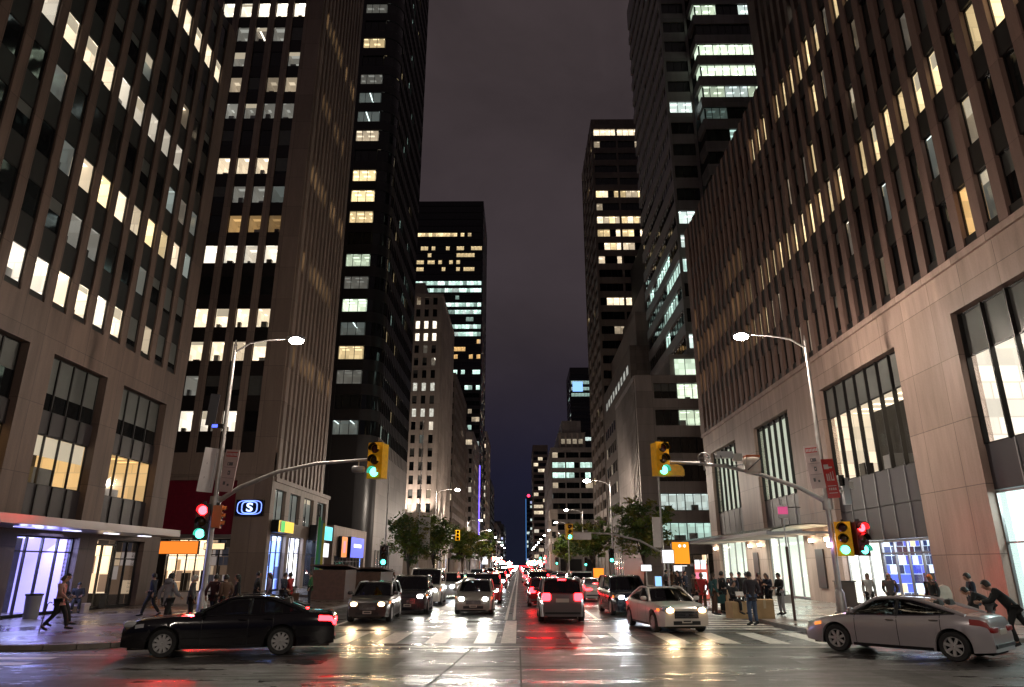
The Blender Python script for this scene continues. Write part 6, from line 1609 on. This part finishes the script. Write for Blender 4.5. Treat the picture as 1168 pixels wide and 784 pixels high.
def pose(kind):
    """joint positions for a 1.72 m figure facing local +X"""
    J = dict(pel=(0, 0, .94), spi=(0, 0, 1.12), che=(.01, 0, 1.34), nec=(.01, 0, 1.47), hed=(.03, 0, 1.60))
    hip, kn, an = .09, .50, .09
    for s, n in ((1, 'l'), (-1, 'r')):
        J['hip' + n] = (0, s * hip, .90); J['kne' + n] = (.02, s * .10, kn); J['ank' + n] = (-.02, s * .11, an); J['toe' + n] = (.15, s * .12, .035)
        J['sho' + n] = (0, s * .185, 1.41); J['elb' + n] = (-.03, s * .25, 1.14); J['wri' + n] = (.06, s * .25, .90)
    def st(**k): J.update(k)
    if kind == 'walk': st(knel=(.20, .10, .52), ankl=(.30, .10, .09), toel=(.46, .11, .07), kner=(-.06, -.10, .50), ankr=(-.34, -.10, .14), toer=(-.22, -.11, .04), elbl=(-.16, .24, 1.16), wril=(-.14, .24, .92), elbr=(.08, -.25, 1.15), wrir=(.28, -.22, 1.02))
    if kind == 'phone': st(elbl=(.02, .24, 1.16), wril=(.24, .12, 1.22), elbr=(.02, -.24, 1.16), wrir=(.24, -.10, 1.20), hed=(.07, 0, 1.585))
    if kind == 'pockets': st(elbl=(-.10, .27, 1.15), wril=(.03, .19, .97), elbr=(-.10, -.27, 1.15), wrir=(.03, -.19, .97))
    if kind == 'carry': st(elbl=(.04, .25, 1.15), wril=(.30, .16, 1.10), elbr=(.04, -.25, 1.15), wrir=(.30, -.16, 1.10))
    if kind == 'bend': 
        st(pel=(0, 0, .90), spi=(.14, 0, 1.05), che=(.34, 0, 1.16), nec=(.47, 0, 1.22), hed=(.58, 0, 1.28), hipl=(0, .09, .87), hipr=(0, -.09, .87), shol=(.38, .18, 1.20), shor=(.38, -.18, 1.20), elbl=(.44, .22, .95), wril=(.58, .15, .80), elbr=(.44, -.22, .95), wrir=(.58, -.15, .80), knel=(.05, .11, .48), kner=(-.05, -.11, .48), ankr=(-.22, -.11, .1), toer=(-.07, -.12, .035))
    if kind == 'push': 
        st(pel=(0, 0, .90), spi=(.12, 0, 1.06), che=(.28, 0, 1.23), nec=(.38, 0, 1.32), hed=(.47, 0, 1.42), hipl=(0, .09, .87), hipr=(0, -.09, .87), shol=(.30, .19, 1.28), shor=(.30, -.19, 1.28), elbl=(.42, .25, 1.05), wril=(.66, .18, 1.02), elbr=(.42, -.25, 1.05), wrir=(.66, -.18, 1.02), knel=(.14, .11, .50), ankl=(.05, .11, .09), toel=(.2, .12, .035), kner=(-.20, -.11, .52), ankr=(-.52, -.11, .14), toer=(-.40, -.12, .035))
    if kind == 'sit': st(pel=(0, 0, .50), spi=(-.02, 0, .68), che=(0, 0, .92), nec=(.02, 0, 1.05), hed=(.05, 0, 1.17), hipl=(.02, .09, .47), hipr=(.02, -.09, .47), knel=(.45, .13, .50), kner=(.45, -.13, .50), ankl=(.40, .13, .09), ankr=(.46, -.13, .09), toel=(.56, .14, .035), toer=(.62, -.14, .035), shol=(0, .185, .99), shor=(0, -.185, .99), elbl=(.06, .24, .74), wril=(.30, .14, .70), elbr=(.06, -.24, .74), wrir=(.30, -.14, .70))
    return J
def person(label, loc, face, kind='stand', top=None, legs=None, hair=0, skin=0, h=1.0, fem=False, long=False, hat=None, hood=False, group=None, stretch=1.0, shoes=None):
    J = {k: Vector(v) for k, v in pose(kind).items()}
    lean = J['nec'] - J['pel']; t = thing('person', label, 'person', loc, face, group)
    S_ = h
    sw = .90 if fem else 1.0
    for n in 'lr':
        for k in ('sho', 'elb', 'wri'): J[k + n].y *= sw
    sk = SKIN[skin]
    def V(n): return J[n] * S_
    # body: one continuous skin
    names = ['pel', 'spi', 'che', 'nec', 'hed', 'hipl', 'knel', 'ankl', 'toel', 'hipr', 'kner', 'ankr', 'toer', 'shol', 'elbl', 'wril', 'shor', 'elbr', 'wrir']
    rad_ = dict(pel=.115, spi=.105, che=.12, nec=.055, hed=.05, hip=.085, kne=.055, ank=.04, toe=.035, sho=.06, elb=.042, wri=.03)
    ix = {n: i for i, n in enumerate(names)}
    E_ = [('pel', 'spi'), ('spi', 'che'), ('che', 'nec'), ('nec', 'hed')]
    for n in 'lr': E_ += [('pel', 'hip' + n), ('hip' + n, 'kne' + n), ('kne' + n, 'ank' + n), ('ank' + n, 'toe' + n), ('che', 'sho' + n), ('sho' + n, 'elb' + n), ('elb' + n, 'wri' + n)]
    vv = [(V(n), rad_[n[:3]] * S_) for n in names]; ee = [(ix[a], ix[b]) for a, b in E_]
    mb = MB(); addmesh(mb, skinmesh(vv, ee), sk)
    # head with face
    hc = V('hed'); fw = Vector((1, 0, 0)); tl = (V('hed') - V('nec')).normalized()
    M = Matrix.Translation(hc) @ tl.to_track_quat('Z', 'X').to_matrix().to_4x4() if False else Matrix.Translation(hc) @ Matrix.Rotation(math.atan2(tl.x, tl.z) * .5, 4, 'Y')
    rows = []
    for i in range(11):
        a = -PI / 2 + PI * i / 10; row = []
        for j in range(14):
            b = 2 * PI * j / 14; x, y, z = math.cos(a) * math.cos(b), math.cos(a) * math.sin(b), math.sin(a)
            wz = 1 - .22 * max(0, -z)
            p = Vector((x * .098 * wz + (.012 if z < -.2 and x > 0 else 0), y * .078 * wz, z * .118)) * S_; row.append(M @ p)
        rows.append(row)
    mb.grid(rows, sk, True, True)
    mb.blob(M @ Vector((.104 * S_, 0, -.012 * S_)), (.035 * S_, .026 * S_, .045 * S_), sk, .9, 6, 5)
    for s in (1, -1):
        mb.blob(M @ Vector((0, s * .080 * S_, -.005 * S_)), (.04 * S_, .02 * S_, .06 * S_), sk, .9, 6, 5)
        mb.blob(M @ Vector((.088 * S_, s * .032 * S_, .012 * S_)), (.016 * S_, .028 * S_, .014 * S_), HAIR[0], .9, 6, 4)
    mb.blob(M @ Vector((.094 * S_, 0, -.055 * S_)), (.016 * S_, .045 * S_, .012 * S_), mat('lips', (.25, .08, .07), .5), .9, 6, 4)
    # hands: palm, four curled fingers and a thumb
    for n, s in (('l', 1), ('r', -1)):
        w_ = V('wri' + n); d = (V('wri' + n) - V('elb' + n)).normalized(); sd = Vector((0, s, 0)); up = d.cross(sd).normalized(); lat = up.cross(d).normalized()
        mb.tube([w_ - d * .01, w_ + d * .04 * S_, w_ + d * .09 * S_], [.028 * S_, .040 * S_, .036 * S_], sk, 8, True, .5)
        for k in range(4):
            o = w_ + d * .085 * S_ + up * (k - 1.5) * .019 * S_; l = (.062, .074, .070, .054)[k] * S_
            mb.tube([o, o + d * l * .5 - lat * .006, o + d * l * .85 - lat * .024 * S_, o + d * l * .95 - lat * .042 * S_], [.0095 * S_, .009 * S_, .008 * S_, .006 * S_], sk, 5)
        o = w_ + d * .03 * S_ + up * .03 * S_; mb.tube([o, o + d * .03 * S_ + up * .022 * S_, o + d * .062 * S_ + up * .020 * S_], [.012 * S_, .010 * S_, .008 * S_], sk, 5)
    mb.build('body', t, world=False)
    # hair or hat
    mb = MB(); rows = []
    for i in range(7):
        a = PI / 2 - (PI * .62) * i / 6; row = []
        for j in range(14):
            b = 2 * PI * j / 14; x, y, z = math.cos(a) * math.cos(b), math.cos(a) * math.sin(b), math.sin(a)
            k = 1.10; zz = z
            if x > .25 and z < .45: zz = .45 + (z - .45) * .08
            p = Vector((x * .102 * k - .004, y * .084 * k, zz * .124 * k + .004)) * S_; row.append(M @ p)
        rows.append(row)
    mb.grid(rows, hat if hat else HAIR[hair], True, True)
    if long: mb.blob(M @ Vector((-.07 * S_, 0, -.10 * S_)), (.11 * S_, .17 * S_, .30 * S_), HAIR[hair], .8, 10, 8)
    if hat: mb.blob(M @ Vector((.10 * S_, 0, .045 * S_)), (.13 * S_, .15 * S_, .02 * S_), hat, .9, 10, 4)
    mb.build('hat' if hat else 'hair', t, world=False)
    # trousers
    mb = MB(); nm = ['pel', 'hipl', 'knel', 'ankl', 'hipr', 'kner', 'ankr']; i2 = {n: i for i, n in enumerate(nm)}
    rr = dict(pel=.135, hip=.105, kne=.075, ank=.062)
    vv = [(V(n) + (Vector((0, 0, .03)) if n[:3] == 'ank' else Vector()), rr[n[:3]] * S_) for n in nm]
    addmesh(mb, skinmesh(vv, [(i2[a], i2[b]) for a, b in E_ if a in i2 and b in i2]), legs or cloth('dark', (.015, .015, .018))); mb.build('trousers', t, world=False)
    # jacket with sleeves
    mb = MB(); hem = V('pel') + (V('pel') - V('spi')).normalized() * (.16 if stretch > 1 else .04) * S_
    nm = ['hem', 'pel', 'spi', 'che', 'nec', 'shol', 'elbl', 'wril', 'shor', 'elbr', 'wrir']; i3 = {n: i for i, n in enumerate(nm)}
    rr = dict(hem=.150 if stretch == 1 else .19, pel=.150, spi=.138, che=.150, nec=.075, sho=.085, elb=.066, wri=.05)
    if fem: rr.update(spi=.12, che=.135)
    def PV(n):
        if n == 'hem': return hem
        if n == 'nec': return V('nec') - (V('nec') - V('che')) * .2
        if n[:3] == 'wri': return V(n) - (V(n) - V('elb' + n[3])) * .08
        return V(n)
    vv = [(PV(n), rr[n[:3]] * S_) for n in nm]; ed = [('hem', 'pel')] + [(a, b) for a, b in E_ if a in i3 and b in i3]
    addmesh(mb, skinmesh(vv, [(i3[a], i3[b]) for a, b in ed], 1), top or cloth('black', (.012, .012, .013)))
    if hood: mb.blob(V('nec') + Vector((-.06, 0, .02)) * S_, (.22 * S_, .26 * S_, .18 * S_), top, .9, 10, 8)
    mb.build('jacket', t, world=False)
    for n in 'lr':
        mb = MB(); a, b = V('ank' + n), V('toe' + n); d = (b - a); d.z = 0
        mb.tube([a + Vector((0, 0, .02)) - d.normalized() * .05 * S_, (a + b) / 2 + Vector((0, 0, -.005)), b + d.normalized() * .04 * S_], [.055 * S_, .052 * S_, .036 * S_], shoes or M_tyre, 8, True, .8)
        mb.build('shoe', t, world=False)
    return t
def at(px, py, z=.14): x, y = G(px, py, z); return (x, y, z + .002)
def put(label, px, py, face, kind='stand', **k):
    return person(label, at(px, py, k.pop('z', .14)), rad(face), kind, **k)
cB, cN, cG, cR, cT, cW, cP, cJ, cBr, cGr = (cloth('black', (.012, .012, .013)), cloth('navy', (.014, .018, .035)), cloth('grey', (.10, .10, .105)), cloth('red', (.36, .022, .022)), cloth('teal', (.03, .09, .09)), cloth('white', (.50, .48, .45)), cloth('dusty_pink', (.28, .15, .13)), cloth('blue_jeans', (.07, .10, .17)), cloth('brown', (.10, .055, .035)), cloth('pale_grey', (.30, .30, .31)))
# right pavement crowd
put('person in a dark coat at the left end of the crowd, by the kiosk', 795, 699, 200, 'pockets', top=cBr, legs=cB)
put('person in a red jacket left of the cardboard boxes', 803, 701, 250, 'pockets', top=cR, legs=cBr, hair=0, skin=1)
put('person with long brown hair and a teal coat next to the red jacket', 816, 702, 20, 'stand', top=cT, legs=cBr, fem=True, long=True, hair=1, stretch=1.2)
put('tall person in black with arms out beside the standing cardboard box', 826, 701, 10, 'carry', top=cB, legs=cB, h=1.04)
put('person in dark clothes looking up behind the seated person', 838, 696, 250, 'stand', top=cN, legs=cB)
put('person in a black cap behind the cardboard boxes', 847, 695, 230, 'pockets', top=cB, legs=cB, hat=cB)
put('person in a dark cap facing the lit curtains, behind the boxes', 855, 696, 95, 'pockets', top=cB, legs=cN, hat=cN)
put('person in dark jacket and blue jeans seen from behind at the kerb', 860, 714, 100, 'pockets', top=cloth('plum', (.03, .022, .028)), legs=cJ, h=1.06)
put('person in a maroon dark coat right of the one in jeans', 869, 701, 300, 'stand', top=cloth('maroon', (.04, .014, .018)), legs=cB)
put('person in a long dark coat with a pale scarf near the lit doorway', 879, 701, 215, 'phone', top=cN, legs=cB, fem=True, long=True, hair=1, stretch=1.2)
put('person in dark top and pale grey trousers at the right end of the crowd', 893, 702, 200, 'carry', top=cB, legs=cGr, fem=True)
bx, by = BX[0], BX[1]
person('seated person in black reading papers on the big cardboard box', (bx - .12, by + .42, .30), rad(-60), 'sit', cB, cB, hair=0, skin=0)
t = thing('paper_sheet', 'white paper sheet held by the seated person', 'paper', (bx + .06, by + .12, 1.05)); mb = MB(); mb.hexa([(bx - .12, by + .05, 1.0), (bx + .2, by + .05, 1.0), (bx + .2, by + .17, 1.16), (bx - .12, by + .17, 1.16), (bx - .12, by + .046, 1.003), (bx + .2, by + .046, 1.003), (bx + .2, by + .166, 1.163), (bx - .12, by + .166, 1.163)], cW); mb.build('sheet', t)
for i, (px, py, tp, l) in enumerate(((775, 684, cB, 'person in black under the white lit sign'), (768, 682, cBr, 'person in brown left of the one under the white lit sign'), (783, 685, cN, 'person in navy beside the dark kiosk'), (761, 680, cG, 'person in grey walking near the leaning signal pole'))):
    put(l, px, py, 200 + 50 * i, ('stand', 'walk', 'pockets', 'walk')[i], top=tp, legs=cB)
# by the silver sedan
put('person in an off white coat with brown hair behind the silver sedan bonnet', 996, 704, 250, 'stand', top=cloth('off_white', (.46, .45, .44)), legs=cB, stretch=1.2, fem=True, long=True, hair=1)
put('person in a dark taupe hooded coat behind the silver sedan roof', 1021, 706, 240, 'pockets', top=cloth('dark_taupe', (.06, .05, .048)), legs=cB, hood=True, stretch=1.2, hat=cloth('tan_knit', (.22, .16, .11)))
put('person in black with an orange cap behind the rear of the silver sedan', 1070, 712, 200, 'stand', top=cB, legs=cB, hat=cloth('orange', (.5, .13, .02)), skin=2)
put('tall person in a dark vest standing behind the silver sedan boot', 1118, 722, 165, 'phone', top=cN, legs=cB, skin=0, h=1.06)
put('person in black crouching over behind the silver sedan boot', 1136, 726, 150, 'bend', top=cB, legs=cG, hair=0)
put('person in black leaning hard toward the silver sedan at the right frame edge', 1165, 739, 150, 'push', top=cB, legs=cB, hair=0, h=1.08)
x, y = G(1088, 712, .14); t = thing('folding_chair', 'cream round backed chair between the people behind the silver sedan', 'chair', (x, y, .14)); mb = MB()
mb.box(x - .24, x + .24, y - .22, y + .22, .70, .76, cBr); mb.build('seat', t); mb = MB(); mb.prism([(-.26, 0), (.26, 0), (.28, .35), (.2, .58), (.0, .66), (-.2, .58), (-.28, .35)], (x, y + .22, .84), (1, 0, 0), (0, 0, 1), (0, 1, 0), .06, cloth('cream', (.42, .36, .30))); mb.build('backrest', t)
for a, b_ in ((-.2, -.18), (.2, -.18), (-.2, .18), (.2, .18)): mb = MB(); mb.tube([(x + a, y + b_, .14), (x + a * .95, y + b_ * .95, .70)], .025, M_wood, 6); mb.build('leg', t)
# left pavement
put('striding person in a dusty pink top with dark trousers, left pavement', 62, 720, 10, 'walk', top=cP, legs=cB, hair=1, h=1.0)
put('person in a navy coat walking beside the one in dusty pink', 66, 715, 20, 'walk', top=cN, legs=cB, h=1.03)
x, y, z = at(44, 722); t = thing('walking_stick', 'thin walking stick planted behind the striding person', 'stick', (x, y, .142)); mb = MB(); mb.tube([(x, y, .142), (x + .12, y, 1.0), (x + .18, y, 1.06), (x + .26, y, 1.03)], .016, M_wood, 6); mb.build('shaft', t)
x, y = G(86, 699, .14); t = thing('street_bench', 'low pale stone bench by the blue lit entrance', 'bench', (x, y, .14)); mb = MB(); mb.box(x - .5, x + .5, y - .25, y + .25, .42, .54, ST_L4); mb.build('seat', t)
for q in (-.4, .4): mb = MB(); mb.box(x + q - .08, x + q + .08, y - .2, y + .2, .14, .418, ST_L4); mb.build('leg', t)
person('person in dark clothes sitting on the stone bench by the blue lit entrance', (x, y - .05, .145), rad(-60), 'sit', cB, cB, hat=cB)
put('person in a puffy pale grey jacket walking left of the left signal pole', 186, 722, 60, 'walk', top=cloth('puffy_grey', (.24, .23, .26)), legs=cB, stretch=1.2, hood=True, h=1.05)
put('person in a long grey coat and white cap beside the left signal pole', 214, 716, 30, 'stand', top=cG, legs=cB, hat=cW, stretch=1.2)
put('person in a dark brown coat right of the left signal pole', 252, 714, 150, 'pockets', top=cBr, legs=cB)
put('person in black behind the roof of the black sedan', 266, 712, 200, 'stand', top=cB, legs=cB, long=True)
put('person in maroon behind the black sedan, between the darker ones', 240, 711, 80, 'walk', top=cloth('maroon', (.04, .014, .018)), legs=cB)
put('person in black leaning by the tan corner column', 290, 700, 20, 'pockets', top=cB, legs=cB, h=1.03)
put('person in a pale lilac jacket at the corner shop', 304, 700, 200, 'stand', top=cloth('lilac', (.26, .20, .30)), legs=cG, fem=True, long=True, hair=1)
put('person in a navy jacket walking past the bright corner shop', 321, 700, 350, 'walk', top=cN, legs=cB)
put('person in a red top beside the navy jacket at the corner shop', 328, 699, 170, 'walk', top=cR, legs=cB)
put('person in a dark green coat by the dining shed', 352, 692, 200, 'stand', top=cloth('green', (.02, .10, .03)), legs=cB)
for i, (px, py, tp, l) in enumerate(((432, 676, cB, 'person in black on the pavement under the leftmost tree'), (446, 674, cBr, 'person in brown under the leftmost tree'), (170, 704, cN, 'person in navy far left behind the puffy jacket'))):
    put(l, px, py, 90 * i, 'walk', top=tp, legs=cB)

def bag(label, px, py, dx, m, h=.36):
    x, y, z = at(px, py); x += dx; t = thing('tote_bag', label, 'bag', (x, y, .62)); mb = MB(); mb.hexa([(x - .15, y - .05, .62), (x + .15, y - .05, .62), (x + .15, y + .05, .62), (x - .15, y + .05, .62), (x - .18, y - .04, .62 + h), (x + .18, y - .04, .62 + h), (x + .18, y + .04, .62 + h), (x - .18, y + .04, .62 + h)], m); mb.build('pouch', t)
    mb = MB(); mb.tube([(x - .1, y, .62 + h), (x - .06, y, .75 + h), (x + .06, y, .75 + h), (x + .1, y, .62 + h)], .012, m, 5); mb.build('handle', t)
bag('teal shoulder bag at the side of the person in the teal coat', 816, 702, .30, cT)
bag('pale paper bag carried by the person in the lilac jacket', 304, 700, -.30, cW)
bag('brown bag carried by the person in red at the corner shop', 328, 699, .28, cBr)
bag('white carrier bag held by the person with grey trousers at the crowd end', 893, 702, .26, cW)

# ------------------------------------------------------------------ render settings
S.view_settings.view_transform = 'Standard'; S.view_settings.look = 'None'; S.view_settings.exposure = 0.45; S.view_settings.gamma = 1.0
cy = S.cycles
cy.use_denoising = True
try: cy.denoiser = 'OPENIMAGEDENOISE'
except Exception: pass
cy.use_light_tree = True
cy.max_bounces = 5; cy.diffuse_bounces = 2; cy.glossy_bounces = 3; cy.transmission_bounces = 3; cy.transparent_max_bounces = 8
cy.sample_clamp_indirect = 4.0; cy.sample_clamp_direct = 0.0
cy.caustics_reflective = False; cy.caustics_refractive = False; cy.blur_glossy = 0.6
